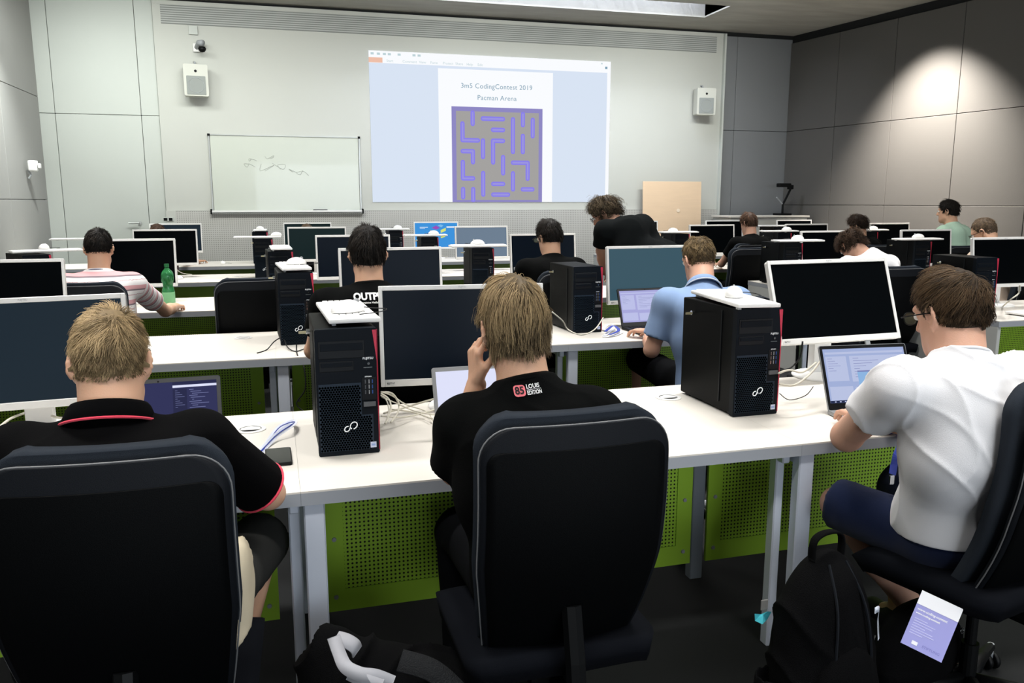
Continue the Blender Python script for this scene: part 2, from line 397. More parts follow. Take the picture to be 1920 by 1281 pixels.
# ---- wall speakers, camera, small fittings
def speaker(x, z, rz, label):
    t = thing('wall_speaker', label, 'speaker', (x, YB-.2, z), rz, 'wall speakers')
    MB().slab(rrect(.30, .40, .02), 0, .17, mat('ivory_speaker_case', 'c4c4ba', .5), FRONT @ T(0, 0, -.085)).obj('case', t)
    MB().slab(rrect(.235, .235, .01), .0, .006, mat('speaker_grille', '8f938f', .8), FRONT @ T(0, -.065, .085)).obj('grille', t)
    b = MB(); b.tube([(-.0+.095*math.cos(a), -.093, -.065+.095*math.sin(a)) for a in [2*PI*i/28 for i in range(28)]], .003, M_grayp, 5, closed=True); b.obj('woofer_ring', t)
    MB().lathe([(.0, 0), (.018, 0), (.016, .006), (0, .007)], M_black, 14, T(0, -.085, .115) @ FRONT).obj('tweeter', t)
    MB().tube([(0, .08, .17), (0, .1, .25), (-.02, .2, .27)], .012, M_grayp, 8).box((0, .17, .27), (.07, .03, .09), M_white, bev=.004).obj('wall_bracket', t)
    return t
speaker(-1.083*1.0, 3.06, .1, 'ivory wall speaker at the upper left, below the security camera')
speaker(6.33, 3.02, -.12, 'ivory wall speaker at the upper right, above the plywood board')
t = thing('security_camera', 'small security camera with grey arm and black dome above the left speaker', 'camera', (-1.02, YB-.17, 3.5))
b = MB(); b.box((-.04, .1, .0), (.09, .04, .11), M_white, bev=.01); b.tube([(-.04, .09, 0), (0, 0, .05), (.05, -.05, .04)], [.03, .035, .04], M_grayp, 10); b.obj('arm', t, True)
MB().lathe([(0, -.05), (.03, -.043), (.047, -.02), (.05, 0), (.04, .02), (0, .022)], M_black, 16, T(.04, -.05, -.03)).obj('dome', t, True)
tag(MB().box((0, 0, 0), (.11, .02, .11), M_walldoor, bev=.004).obj('cover_plate', loc=(-1.09, YB-.075, 3.72)), 'square grey cover plate on the wall above the security camera', 'cover plate')
tag(MB().box((0, 0, 0), (.14, .012, .05), M_walldoor, bev=.004).box((-.03, -.008, 0), (.045, .008, .035), M_black).box((.035, -.008, 0), (.045, .008, .035), M_black).obj('wall_socket', loc=(-1.56, YB-.1, 1.26)), 'pair of dark wall sockets beside the light panel wall', 'socket')
tag(MB().tube([(0, 0, 0), (0, -.06, 0), (-.13, -.06, 0)], .011, M_alu, 8).lathe([(0, 0), (.026, 0), (.026, .012), (0, .012)], M_alu, 14, FRONT @ T(0, 0, -.005)).obj('door_handle', loc=(-1.93, YB-.005, 1.21)), 'metal lever handle on the light panel wall', 'door handle')
t = thing('wall_sensor', 'small white sensor on a bracket on the left wall', 'sensor', (XL+.06, 11.15, 1.89))
MB().box((.06, 0, .03), (.1, .09, .13), M_whitem, bev=.02).obj('housing', t, True); MB().box((.13, 0, .03), (.03, .06, .06), M_white, bev=.01).obj('lens', t, True); MB().tube([(0, 0, -.02), (.03, 0, -.08), (0, 0, -.12)], .012, M_grayp, 8).obj('bracket', t)
tag(MB().box((0, 0, 0), (1.0, .02, 1.8), M_ply, bev=.003, seg=1).lathe([(0, 0), (.03, 0), (.03, .005), (0, .006)], mat('pale_wood_plug', 'f0dcc4', .6), 16, T(.1, -.012, .45) @ FRONT).obj('plywood_board', loc=(5.83, YB-.24, .905)), 'tall pale plywood board leaning on the front wall right of the projection', 'board')
bpy.data.objects['plywood_board'].rotation_euler = (-.05, 0, 0)
M_cabinet = mat('light_grey_cabinet', 'b9bab6', .5)
t = thing('media_cabinet', 'light grey media cabinet under the document camera in the far right corner', 'cabinet', (7.25, 11.55, 0))
MB().box((0, 0, .62), (1.35, .55, 1.24), M_cabinet, bev=.004, seg=1).obj('body', t); MB().box((0, -.005, 1.265), (1.4, .6, .03), M_desk, bev=.003, seg=1).obj('top_board', t)
t = thing('document_camera', 'black document camera on a bent arm standing on the grey cabinet', 'camera', (7.62, 11.5, 1.281))
MB().box((0, 0, .015), (.2, .22, .03), M_black, bev=.006).obj('base', t)
MB().tube([(0, 0, .03), (0, 0, .17), (.07, 0, .3), (.13, 0, .42)], .017, M_black, 8).tube([(0, 0, .17), (-.12, 0, .28)], .012, M_grayp, 8).obj('arm', t)
MB().box((0, 0, .47), (.22, .09, .06), M_black, bev=.015).box((.12, 0, .44), (.07, .08, .07), M_black, bev=.01).obj('camera_head', t)

# ================================================================== DESKS
ROWY = {1: 2.125, 2: 4.075, 3: 6.03, 4: 8.2, 5: 10.2}
DD = .87
def desk(x0, x1, yf, rz, label, group, left_leg=True, right_leg=True, end_left=False, holes=True, dd=DD, pa=.075, pb=.075, post=False):
    t = thing('desk', label, 'desk', (0, 0, 0), 0, group)
    t.location = (x0, yf, 0); t.rotation_euler = (0, 0, rz)
    L = x1-x0
    MB().box((L/2, dd/2, .7375), (L-.0004, dd, .005), M_desk).obj('tabletop', t)
    MB().box((L/2, dd/2, .7175), (L-.0004, dd, .035), M_edge).obj('edge_band', t)
    if end_left: MB().box((.013, dd/2, .35), (.026, dd-.01, .70), M_cabinet, bev=.003, seg=1).obj('side_board', t)
    for on, x, lw, ly in ((left_leg, .034, .056, .035), (right_leg, L-.018, .032, .10)):
        if on:
            MB().box((x, ly, .35), (lw, .04, .70), M_leg, bev=.004, seg=1).obj('leg', t)
            MB().box((x, dd-.1, .35), (lw, .04, .70), M_leg, bev=.004, seg=1).obj('leg', t)
            MB().box((x, dd/2, .68), (lw-.004, dd-.1, .04), M_leg, bev=.004, seg=1).obj('side_rail', t)
    # perforated modesty panel: plain margins, perforated field
    ypan = .42; zb, zt = .17, .70
    x_0, x_1 = pa, L-pb
    if post: MB().box((L-pb+.032, ypan+.02, .40), (.05, .04, .60), mat('grey_post', '7f858c', .4), bev=.003, seg=1).obj('rear_post', t)
    b = MB(); b.box(((x_0+x_1)/2, ypan, (zb+.245)/2), (x_1-x_0, .012, .245-zb), M_green); b.box((x_0+.03, ypan, (.245+zt)/2), (.06, .012, zt-.245), M_green); b.box((x_1-.03, ypan, (.245+zt)/2), (.06, .012, zt-.245), M_green)
    b.box(((x_0+x_1)/2, ypan+.02, zt-.01), (x_1-x_0, .05, .02), M_green)
    b.obj('modesty_panel', t)
    MB().box(((x_0+x_1)/2, ypan, (.245+zt-.02)/2), (x_1-x_0-.12, .003, zt-.265), M_greenholes).obj('perforated_sheet', t)
    for px in (x_0+.03, x_1-.03):
        for pz in (.22, .42):
            MB().lathe([(0, 0), (.008, 0), (.007, .004), (0, .004)], M_grayp, 10, T(px, ypan-.006, pz) @ FRONT).obj('bolt', t)
    return t
RZ1 = .017
edges1 = [-3.02, -1.52, .0, 1.545, 3.05]
names1 = ['wide white desk in the front row under the near left monitor', 'white front row desk where the blond man in the black polo sits', 'white front row desk between two black towers, where the man resting his chin sits', 'white front row desk where the man in the white T-shirt works']
for i in range(4):
    x0, x1 = edges1[i], edges1[i+1]
    desk(x0, x1, ROWY[1]+x0*RZ1, RZ1, names1[i], 'white desks in the nearest row', pa=-.085 if i == 3 else .075, pb=.15 if i == 2 else .075, post=(i == 2))
rown = {2: 'second', 3: 'third', 4: 'fourth', 5: 'fifth'}
for r in (2, 3, 4, 5):
    off = -.07
    e = [-3.02, -1.6+off, -.02+off, 1.5+off, 2.98]
    pos = ['by the left wall', 'left of the left tower column', 'right of the left tower column', 'at the aisle']
    for i in range(4):
        desk(e[i], e[i+1], ROWY[r], 0, 'white desk %s, in the %s row' % (pos[i], rown[r]), 'white desks in the %s row' % rown[r])
    xs = 4.38 if r == 2 else 4.28
    xe = xr(ROWY[r]+DD)-.15
    n = 3; wd = (xe-xs)/n
    pos = ['beginning the right-hand block with a grey side board', 'in the middle of the right-hand block', 'by the right wall']
    for i in range(n):
        desk(xs+i*wd, xs+(i+1)*wd, ROWY[r]+.07, 0, 'white desk %s, in the %s row' % (pos[i], rown[r]), 'right-hand desks in the %s row' % rown[r], end_left=(i == 0), left_leg=(i > 0))
# cable holes (grommets)
def grommet(x, y, label):
    t = thing('cable_grommet', label, 'cable outlet', (x, y, .74), 0, 'round cable outlets in the desktops')
    MB().lathe([(.05, 0), (.05, .003), (.036, .004), (.036, .0005)], M_white, 24).obj('ring', t)
    MB().lathe([(0, .0008), (.036, .001)], M_black, 20).obj('opening', t)
    MB().slab([(-.034, -.012), (.034, -.012), (.03, .016), (0, .034), (-.03, .016)], .002, .0035, M_white).obj('flap', t)
p = ZP(470, 806); grommet(p.x, p.y, 'round white cable outlet beside the blue and white lanyard')
p = ZP(1253, 746); grommet(p.x, p.y, 'round white cable outlet left of the right front tower')
p = ZP(456, 634); grommet(p.x, p.y, 'round white cable outlet in front of the empty chair, second row')
p = ZP(432, 537); grommet(p.x, 8.75, 'round white cable outlet on the fourth row desk, left')

# ================================================================== MONITORS
MW, MH = .60, .362
def screen_mat(kind):  # faint glow of the coloured kinds stands in for reflections on the glass
    if kind == 'black': return M_scr
    return {'slate': mat('slate_reflection_screen', '0a1016', .35, emit='26343f', estr=.55, spec=.1), 'teal': mat('teal_reflection_screen', '0a1214', .35, emit='3d5a68', estr=.85, spec=.1),
            'grey': mat('greyblue_reflection_screen', '0a1216', .35, emit='74869a', estr=.85, spec=.1), 'green': mat('green_black_reflection_screen', '060c0c', .35, emit='1c3032', estr=.45, spec=.1),
            'navy': mat('navy_reflection_screen', '050a12', .35, emit='101b27', estr=.28, spec=.1)}[kind]
def monitor(x, y, zc, yaw, tilt, roll, label, kind='black', group=None, near=False, blue=False, cable=True):
    t = thing('monitor', label, 'monitor', (x, y, .74), yaw, group)
    zc -= .74
    A = T(0, 0, zc) @ RY(roll) @ RX(-tilt)
    bz, bt = .014, .017
    # housing
    MB().slab(rrect(MW, MH, .012), -.018, .0, M_white, A @ FRONT).obj('housing', t)
    b = MB()
    for s in (-1, 1): b.box((s*(MW/2-bz/2), -.003, 0), (bz, .008, MH), M_white, A, bev=.002, seg=1)
    b.box((0, -.003, MH/2-bt/2), (MW-2*bz, .008, bt), M_white, A, bev=.002, seg=1)
    b.box((0, -.003, -MH/2+.0125), (MW-2*bz, .008, .025), M_white, A, bev=.002, seg=1)
    b.obj('bezel', t)
    z0, z1 = -MH/2+.026, MH/2-bt
    b = MB(); b.box((0, -.001, (z0+z1)/2), (MW-2*bz, .004, z1-z0), emis('blue_desktop', '3f93dc', 1.0) if blue else screen_mat(kind), A)
    if blue:
        def fr(pts, m, d=.0045): b.add([(px, -d, pz) for px, pz in pts], [list(range(len(pts)))], m, A)
        y_ = emis('yellow_green_tile', 'd6e27a', 1.0); v_ = emis('purple_tile', '9a4fb8', 1.0); w_ = emis('white_mark', 'eef4fa', 1.0)
        fr([(-.06, .1), (0, .075), (.05, .1), (0, .13)], v_); fr([(.06, .03), (.13, .06), (.13, .1), (.06, .07)], y_); fr([(.06, -.04), (.12, -.02), (.12, .02), (.06, 0)], y_)
        fr([(-.22, .105), (-.11, .105), (-.11, .112), (-.22, .112)], w_); fr([(-.22, .09), (-.15, .09), (-.15, .095), (-.22, .095)], w_); fr([(.14, .1), (.25, .1), (.25, .118), (.14, .118)], w_)
        fr([(.02, .13), (.07, .105), (.1, .13), (.06, .145)], emis('pale_blue_tile', '7fbbe8', 1.0))
    b.obj('screen', t)
    b = MB(); b.box((0, .035, 0), (.34, .035, .22), M_white, A, bev=.012); b.obj('back_cover', t)
    b = MB(); b.box((0, .075, zc/2-.02), (.085, .045, zc+.02), M_whitem, bev=.006); b.obj('stand_column', t)
    b = MB(); b.lathe([(0, 0), (.125, 0), (.128, .006), (.12, .013), (.03, .02), (0, .02)], M_whitem, 32, T(0, .05, 0)); b.obj('base', t, True)
    if near:
        b = MB(); addtext(b, 'FUJITSU', .008, M_grayp, A @ T(.0, -.0085, MH/2-bt/2) @ FRONT); b.obj('brand_mark', t)
        b = MB(); addtext(b, 'B27T-7', .009, M_black, A @ T(-MW/2+.035, -.0085, -MH/2+.012) @ FRONT, bold=.0002); b.obj('model_mark', t)
        b = MB(); b.box((.13, .0, -MH/2-.016), (.022, .01, .035), M_grayp, A, bev=.003); b.obj('port_plug', t)
    if cable:
        MB().tube([(.02, .08, .12), (.04, .16, .1), (.1, .22, .03), (.2, .25, .006)], .004, M_cablew, 5, smooth=4).obj('cable', t)
    return t
monitor(-.83, 2.90, 1.015, .04, .10, -.015, 'large near monitor at the left edge of the photo, its screen dim slate blue', 'slate', 'monitors on the nearest desks', True)
monitor(-1.42, 4.62, 1.03, .02, .10, 0, 'black monitor directly above the near left monitor, in the second row', 'black', 'monitors in the second row', True)
monitor(.597, 2.86, 1.022, -.08, .095, 0, 'black monitor facing the man who rests his chin on his hand', 'navy', 'monitors on the nearest desks', True)
monitor(.57, 4.75, 1.055, .02, .10, 0, 'dark teal monitor behind the man in the OUTPUT shirt', 'navy', 'monitors in the second row', True)
monitor(2.19, 4.70, 1.045, .06, .10, 0, 'tall teal monitor facing the man in the light blue polo shirt', 'teal', 'monitors in the second row', True)
monitor(2.236, 2.957, 1.083, .012, .348, -.007, 'large black monitor tilted sideways facing the man in the white T-shirt', 'black', 'monitors on the nearest desks', True)
monitor(5.013, 4.745, 1.064, .02, .12, 0, 'black monitor at the right edge of the photo in the second row', 'black', 'monitors in the second row', True)
mon0 = monitor(-1.13, 6.62, 1.043, 0, .10, 0, 'black monitor in front of the man in the striped shirt, behind the green bottle', 'black', 'monitors in the third row')
mg = monitor(.506, 6.75, 1.05, 0, .10, 0, 'dark navy monitor left of the dark haired man in the OUTPUT shirt, third row', 'navy', 'monitors in the third row')
D = lambda x, y, yaw, label, g, zo=0: dup(mon0, (x, y, .74), yaw, label, g)
D(-1.19, 8.78, .0, 'black monitor in the fourth row, above and right of the striped shirt man', 'monitors in the fourth row')
monitor(-1.335, 10.8, 1.05, 0, .1, 0, 'leftmost monitor of the last row, with a dark brown head before it', 'slate', 'monitors in the last row')
monitor(.29, 8.8, 1.055, 0, .1, 0, 'greenish black monitor in the fourth row behind the left tower column', 'green', 'monitors in the fourth row')
monitor(.24, 10.8, 1.05, 0, .1, 0, 'greenish monitor of the last row with a bit of hair showing before it', 'green', 'monitors in the last row')
monitor(1.906, 10.8, 1.05, 0, .1, 0, 'monitor showing a bright blue desktop with purple and yellow tiles', 'black', 'monitors in the last row', blue=True)
monitor(2.06, 8.8, 1.05, .02, .1, 0, 'monitor with a pale grey-blue reflection beside the blue desktop screen', 'grey', 'monitors in the fourth row')
monitor(2.12, 6.72, 1.045, .04, .1, 0, 'black monitor behind the head of the dark haired man with glasses', 'navy', 'monitors in the third row')
D(4.83, 10.8, 0, 'small black monitor showing between the bending man and the plywood board', 'monitors in the last row')
D(4.92, 8.85, 0, 'black monitor behind the head of the man in the blue polo, fourth row right block', 'monitors in the fourth row')
D(6.2, 10.8, 0, 'black monitor of the last row half hidden by the brown haired man', 'monitors in the last row')
D(7.38, 10.8, 0, 'black monitor of the last row below the document camera', 'monitors in the last row')
D(6.23, 8.85, -.02, 'black monitor of the fourth row between document camera and dark curly head', 'monitors in the fourth row')
D(4.97, 6.72, .03, 'black monitor behind the curly haired man in white, third row', 'monitors in the third row')
D(7.50, 8.9, 0, 'black monitor of the fourth row left of the man in mint green', 'monitors in the fourth row')
D(6.13, 6.75, 0, 'black monitor in front of the man in mint green, third row right block', 'monitors in the third row')
D(7.72, 6.8, 0, 'partly visible black monitor at the right edge beyond the shaven head', 'monitors in the third row')

# ================================================================== TOWERS
TW, TH, TD = .182, .387, .39
def infinity(mb, c, s, M=None):
    def arc(cx, cz, r, a0, a1, n=30): return [(cx+r*math.cos(math.radians(a0+(a1-a0)*i/(n-1))), cz+r*math.sin(math.radians(a0+(a1-a0)*i/(n-1)))) for i in range(n)]
    em = mat('white_emblem', 'e8ecee', .4, emit='e8ecee', estr=.25)
    big = arc(.40*s, .10*s, .40*s, 235, -95); small = arc(-.36*s, -.10*s, .30*s, 60, 360)
    for L in (small+[(.40*s+.40*s*math.cos(math.radians(200)), .10*s+.40*s*math.sin(math.radians(200)))], big):
        mb.tube([(c[0]+p[0], c[1], c[2]+p[1]+p[0]*.22) for p in L], .0016, em, 6, M)
def make_tower():
    t = thing('desktop_tower', '', 'computer')
    y0 = 0
    b = MB(); b.box((0, TD/2+.012, TH/2+.004), (TW-.004, TD-.024, TH-.008), M_case, bev=.003, seg=1); b.obj('case', t)
    b = MB(); b.slab(rrect(TW, TH, .006), 0, .026, M_front, T(0, .026, TH/2) @ FRONT)
    b.obj('front_panel', t)
    # drive bays
    for z, w_, h_ in ((TH-.062, .135, .052), (TH-.112, .1, .03)):
        b = MB(); x = -.014 if w_ > .12 else -.03
        b.box((x, -.0008, z), (w_, .003, h_), M_front2, bev=.001, seg=1); b.box((x, -.003, z+h_*.16), (w_*.92, .003, h_*.42), M_front, bev=.001, seg=1)
        b.obj('drive_bay', t)
    # honeycomb lower grille
    b = MB(); r = .0043; px, pz = .0080, .0069
    b.slab([(-.085, .014), (.074, .014), (.074, .122), (.040, .122), (.040, .222), (-.085, .222)], -.0002, .0010, M_lattice, FRONT)
    vs = []; fs = []
    nx, nz = 20, 30
    for j in range(nz):
        for i in range(nx):
            cx = -.081+i*px+(px/2 if j % 2 else 0); cz = .018+j*pz
            if cx > .070 or (cx > .035 and cz > .117) or cz > .217: continue
            o = len(vs); vs += [(cx+r*.88*math.sin(k*PI/3), -.00115, cz+r*.88*math.cos(k*PI/3)) for k in range(6)]; fs.append([o+k for k in range(6)])
    b.add(vs, fs, mat('honeycomb_hole', '000101', .9, spec=0))
    o = b.obj('honeycomb_grille', t); o['kind'] = 'stuff'
    # red wedge strip on the right front edge
    b = MB(); xr_ = TW/2
    b.slab([(xr_-.0135, TH-.006), (xr_+.0006, TH-.006), (xr_+.0006, .01), (xr_-.002, .01), (xr_-.0022, TH-.1)], -.0005, .0015, M_red, FRONT)
    b.slab([(xr_-.001, TH-.006), (xr_+.0012, TH-.006), (xr_+.0012, .01), (xr_-.001, .01)], -.024, .0015, M_red, FRONT)
    b.obj('red_strip', t)
    b = MB(); infinity(b, (.004, -.002, .086), .026); b.obj('emblem', t)
    WT = mat('white_print', 'd8dde0', .5, emit='d8dde0', estr=.2)
    b = MB(); addtext(b, 'FUJITSU', .0092, WT, T(.063, -.0012, TH-.092) @ FRONT, bold=.0002); addtext(b, 'ESPRIMO', .0052, WT, T(.062, -.0012, TH-.148) @ FRONT, bold=.0001); b.box((.062, -.001, TH-.1195), (.026, .0006, .0018), mat('grey_print', '70787c', .5)); b.obj('lettering', t)
    MB().lathe([(0, 0), (.0045, 0), (.004, .002), (0, .002)], M_chrome, 16, T(.064, -.001, TH-.108) @ FRONT).obj('power_button', t)
    b = MB(); b.box((.064, -.0005, TH-.185), (.042, .002, .07), M_front2)
    for i in range(3):
        b.box((.053, -.0018, TH-.163-.016*i), (.003, .001, .012), M_chrome); b.box((.064, -.0018, TH-.163-.016*i), (.0025, .001, .012), M_grayp)
        b.box((.074, -.0018, TH-.163-.016*i), (.003, .001, .011), mat('blue_port', '274a8c', .4))
    b.box((.064, -.0035, TH-.232), (.036, .006, .014), mat('dark_grey_latch', '55585c', .4)); b.obj('port_strip', t)
    b = MB(); b.box((.072, -.0009, .026), (.018, .001, .018), mat('sticker_pale_blue', 'c8d0e6', .5)); b.box((.072, -.0016, .026), (.012, .0006, .006), mat('sticker_blue', '8fa6d6', .5)); b.obj('sticker', t)
    b = MB(); b.lathe([(.0, 0), (.009, 0), (.009, .012), (0, .012)], M_chrome, 12, T(-TW/2-.0, .30, TH-.05) @ RY(-PI/2)); b.slab([(-.010, -.004), (.012, -.005), (.018, 0), (.012, .005), (-.010, .004)], -.001, .001, M_brass, T(-TW/2-.026, .30, TH-.052) @ RX(PI/2)); b.obj('lock_key', t)
    b = MB(); b.box((-TW/2+.0, .1, TH/2+.01), (.002, .006, TH-.05), M_front2); b.obj('side_seam', t)
    for sx in (-1, 1):
        for yy in (.04, TD-.04): b = MB(); b.box((sx*.07, yy, .003), (.02, .03, .006), M_black); b.obj('foot', t)
    return t
tower0 = make_tower(); first = [True]
def tower(x, y, rz, label, group, z=.741, skip=()):
    if first[0]:
        first[0] = False; tower0.location = (x, y, z); tower0.rotation_euler = (0, 0, rz); tower0['label'] = label; tower0['group'] = group; return tower0
    return dup(tower0, (x, y, z), rz, label, group, skip)
# keyboards lying on the towers, mice on top
M_key = mat('keyboard_white', 'f4f4f2', .45); M_keyc = mat('keycap_white', 'fbfbf9', .5)
def make_keyboard():
    t = thing('keyboard', '', 'keyboard')
    MB().box((0, 0, .007), (.455, .155, .014), M_key, bev=.005).obj('body', t)
    b = MB(); vs = []; fs = []
    for j in range(6):
        x = -.215
        z = .0145
        while x < .21:
            w_ = .0165 if not (j == 0 and -.1 < x < 0) else .1
            b.box((x+w_/2, -.055+j*.0205, z), (w_, .0165, .005), M_keyc); x += w_+.003
            if abs(x-.085) < .01: x += .012
    o = b.obj('keys', t); o['kind'] = 'stuff'
    b = MB(); b.box((-.19, .06, -.004), (.02, .012, .01), M_grayp); b.box((.19, .06, -.004), (.02, .012, .01), M_grayp); b.obj('feet', t)
    return t
def make_mouse():
    t = thing('computer_mouse', '', 'mouse')
    bm = bmesh.new(); bmesh.ops.create_uvsphere(bm, u_segments=20, v_segments=14, radius=1)
    for v in bm.verts:
        x, y, z = v.co; z = max(z, -.12); v.co = (x*.033*(1-.12*y), y*.058, (z+.12)*.034*(1-.25*max(0, y)**2))
    me = bpy.data.meshes.new('shell'); bm.to_mesh(me); bm.free(); me.materials.append(M_whitem)
    me.polygons.foreach_set('use_smooth', [True]*len(me.polygons))
    o = bpy.data.objects.new('shell', me); COL.objects.link(o); o.parent = t
    MB().lathe([(0, -.004), (.009, -.003), (.0095, 0), (.009, .003), (0, .004)], M_grayp, 14, T(0, .03, .031) @ RY(PI/2)).obj('scroll_wheel', t, True)
    MB().tube([(0, .056, .01), (.005, .09, .004), (.05, .11, .004), (.09, .06, .003), (.1, -.02, .003)], .0016, M_cable, 5, smooth=5).obj('cord', t)
    return t
kb0 = make_keyboard(); ms0 = make_mouse(); fk = [True, True]
def keyboard(x, y, rz, label, z=1.136, group='white keyboards laid across the towers'):
    if fk[0]:
        fk[0] = False; r = kb0; r.location = (x, y, z); r.rotation_euler = (0, 0, rz); r['label'] = label; r['group'] = group; return r
    return dup(kb0, (x, y, z), rz, label, group)
def mouse(x, y, rz, label, z=1.159, group='white mice on the keyboards'):
    if fk[1]:
        fk[1] = False; r = ms0; r.location = (x, y, z); r.rotation_euler = (0, 0, rz); r['label'] = label; r['group'] = group; return r
    return dup(ms0, (x, y, z), rz, label, group)
NT = 'black towers on the nearest desks'; G2, G3, G4, G5 = ['black towers in the %s row' % k for k in ('second', 'third', 'fourth', 'last')]
DT = .741
# (x, y, rz, tower label, group, keyboard (dx, dy, rz) or None, keyboard label, mouse (dx, dy, rz) or None, mouse label)
TWR = [
 (.150, 2.415, .02, 'large black tower standing beside the smartphone, red strip on its right edge', NT, (.02, .26, 1.62), 'white keyboard lying lengthwise on the tower beside the smartphone', (.02, .16, -1.1), 'white mouse on the keyboard of the tower beside the smartphone'),
 (1.588, 2.497, .022, 'large black tower in front of the man in the blue polo, its left side showing', NT, (-.01, .17, 1.45), 'white keyboard lying askew on the tower in front of the blue polo man', (-.03, .13, -.5), 'white mouse on the askew keyboard in front of the blue polo man'),
 (.025, 4.44, .06, 'black tower right of the empty chair, second row', G2, (-.01, .22, 1.66), 'white keyboard lying lengthwise on the tower right of the empty chair', (.01, .2, -1.2), 'white mouse on the keyboard of the tower right of the empty chair'),
 (1.662, 4.405, .05, 'black tower with bare top between the chin-resting man and the teal monitor', G2, None, '', None, ''),
 (4.50, 4.40, .0, 'black tower with bare grey top at the right, behind the white T-shirt man', G2, None, '', None, ''),
 (-1.72, 6.42, .55, 'black tower near the left wall, its keyboard set cornerwise', G3, (.02, .17, .45), 'white keyboard lying cornerwise on the tower near the left wall', (.0, .2, 0), 'white mouse on the tower near the left wall'),
 (-.065, 6.37, .08, 'black tower of the left column in the third row, with a bare white keyboard', G3, (0, .2, 1.62), 'white keyboard lengthwise on the third row tower of the left column', None, ''),
 (1.50, 6.37, -.03, 'black tower with one grey side band, just left of the chin-resting man\'s hair', G3, (-.03, .05, .0), 'white keyboard across the grey-banded tower just left of the chin-resting man\'s hair', (-.03, .06, 1.2), 'white mouse on the grey-banded tower left of the chin-resting man'),
 (4.40, 6.43, .0, 'black tower left of the curly haired man in white, third row', G3, (.07, .05, -.05), 'white keyboard on the tower left of the curly haired man in white', (.08, .07, 1.3), 'white mouse on the tower left of the curly haired man in white'),
 (5.78, 6.40, .0, 'black tower between the curly haired man and the shaven head, third row', G3, (-.02, .06, -.04), 'white keyboard on the tower between the curly haired man and the shaven head', (.0, .08, 1.3), 'white mouse on the tower between the curly haired man and the shaven head'),
 (-1.63, 8.5, .0, 'black tower hidden behind the striped shirt man\'s head, red strip at its right', G4, (-.3, .05, .0), 'white keyboard sticking out left of the striped shirt man\'s head', None, ''),
 (-.25, 8.52, .0, 'black tower of the left column in the fourth row, keyboard sticking out both sides', G4, (-.05, .05, .02), 'white keyboard sticking out both sides of the fourth row tower', (.13, .05, 1.2), 'white mouse at the right end of the wide fourth row keyboard'),
 (1.43, 8.5, -.03, 'black tower in front of the blue desktop screen, fourth row', G4, (-.04, .05, .0), 'white keyboard on the tower in front of the blue desktop screen', (.05, .06, 1.1), 'white mouse on the tower in front of the blue desktop screen'),
 (4.40, 8.6, .0, 'black tower right of the bending man, red strip visible, fourth row', G4, (-.03, .05, .03), 'white keyboard on the tower right of the bending man', (-.1, .05, 1.1), 'white mouse on the tower right of the bending man'),
 (5.75, 8.6, .0, 'black tower of the fourth row right of the brown haired man', G4, (-.05, .05, -.03), 'white keyboard of the fourth row tower right of the brown haired man', (.06, .06, 1.1), 'white mouse on the fourth row tower right of the brown haired man'),
 (6.98, 8.6, .0, 'black tower right of the dark curly head, fourth row', G4, (-.0, .05, -.03), 'white keyboard on the tower right of the dark curly head', (.06, .06, 1.1), 'white mouse on the tower right of the dark curly head'),
 (-.34, 10.5, .0, 'black tower of the left column in the last row, with a white keyboard on top', G5, (0, .2, 1.57), 'white keyboard on the last row tower of the left column', (0, .15, .9), 'white mouse on the last row tower of the left column'),
 (1.33, 10.5, .0, 'black tower right of the head of the man in the OUTPUT shirt, last row', G5, (-.05, .05, .0), 'white keyboard on the last row tower right of the OUTPUT shirt man', (.03, .06, 1.1), 'white mouse on the last row tower right of the OUTPUT shirt man'),
 (6.93, 10.5, .0, 'black tower of the last row below the media cabinet', G5, (-.1, .05, -.03), 'white keyboard on the last row tower below the media cabinet', None, ''),
]
for (x, y, rz, tl, g, k, kl, m, ml) in TWR:
    tower(x, y, rz, tl, g)
    if k: keyboard(x+k[0], y+k[1], k[2], kl, z=DT+TH+.011)
    if m: mouse(x+m[0], y+m[1], m[2], ml, z=DT+TH+.011+.019)
M_band = mat('grey_side_band', '3a3d3f', .5)
for x, y, rz in ((1.50, 6.37, -.03),):
    pass
keyboard(-1.70, 4.62, .2, 'white keyboard at the far left edge, in front of the second row monitor', z=.742, group='keyboards lying on desks')
keyboard(4.92, 4.35, .12, 'white keyboard lying on the desk at the right edge, second row', z=.747, group='keyboards lying on desks')
keyboard(7.55, 6.55, 0, 'white keyboard at the right edge above the second row monitor', z=1.15, group='keyboards lying on desks')
dup(tower0, (7.45, 6.43, .741), 0, 'black tower at the right edge under a white keyboard, third row', G3)
p = ZP(419, 494); mouse(p.x, 10.55, .3, 'white mouse on the last row desk, right of the resting hand', z=.741, group='mice lying on desks')
p = ZP(334, 520); mouse(p.x+.02, 8.6, 1.2, 'white mouse on the fourth row desk beside the tall green bottle', z=.741, group='mice lying on desks')

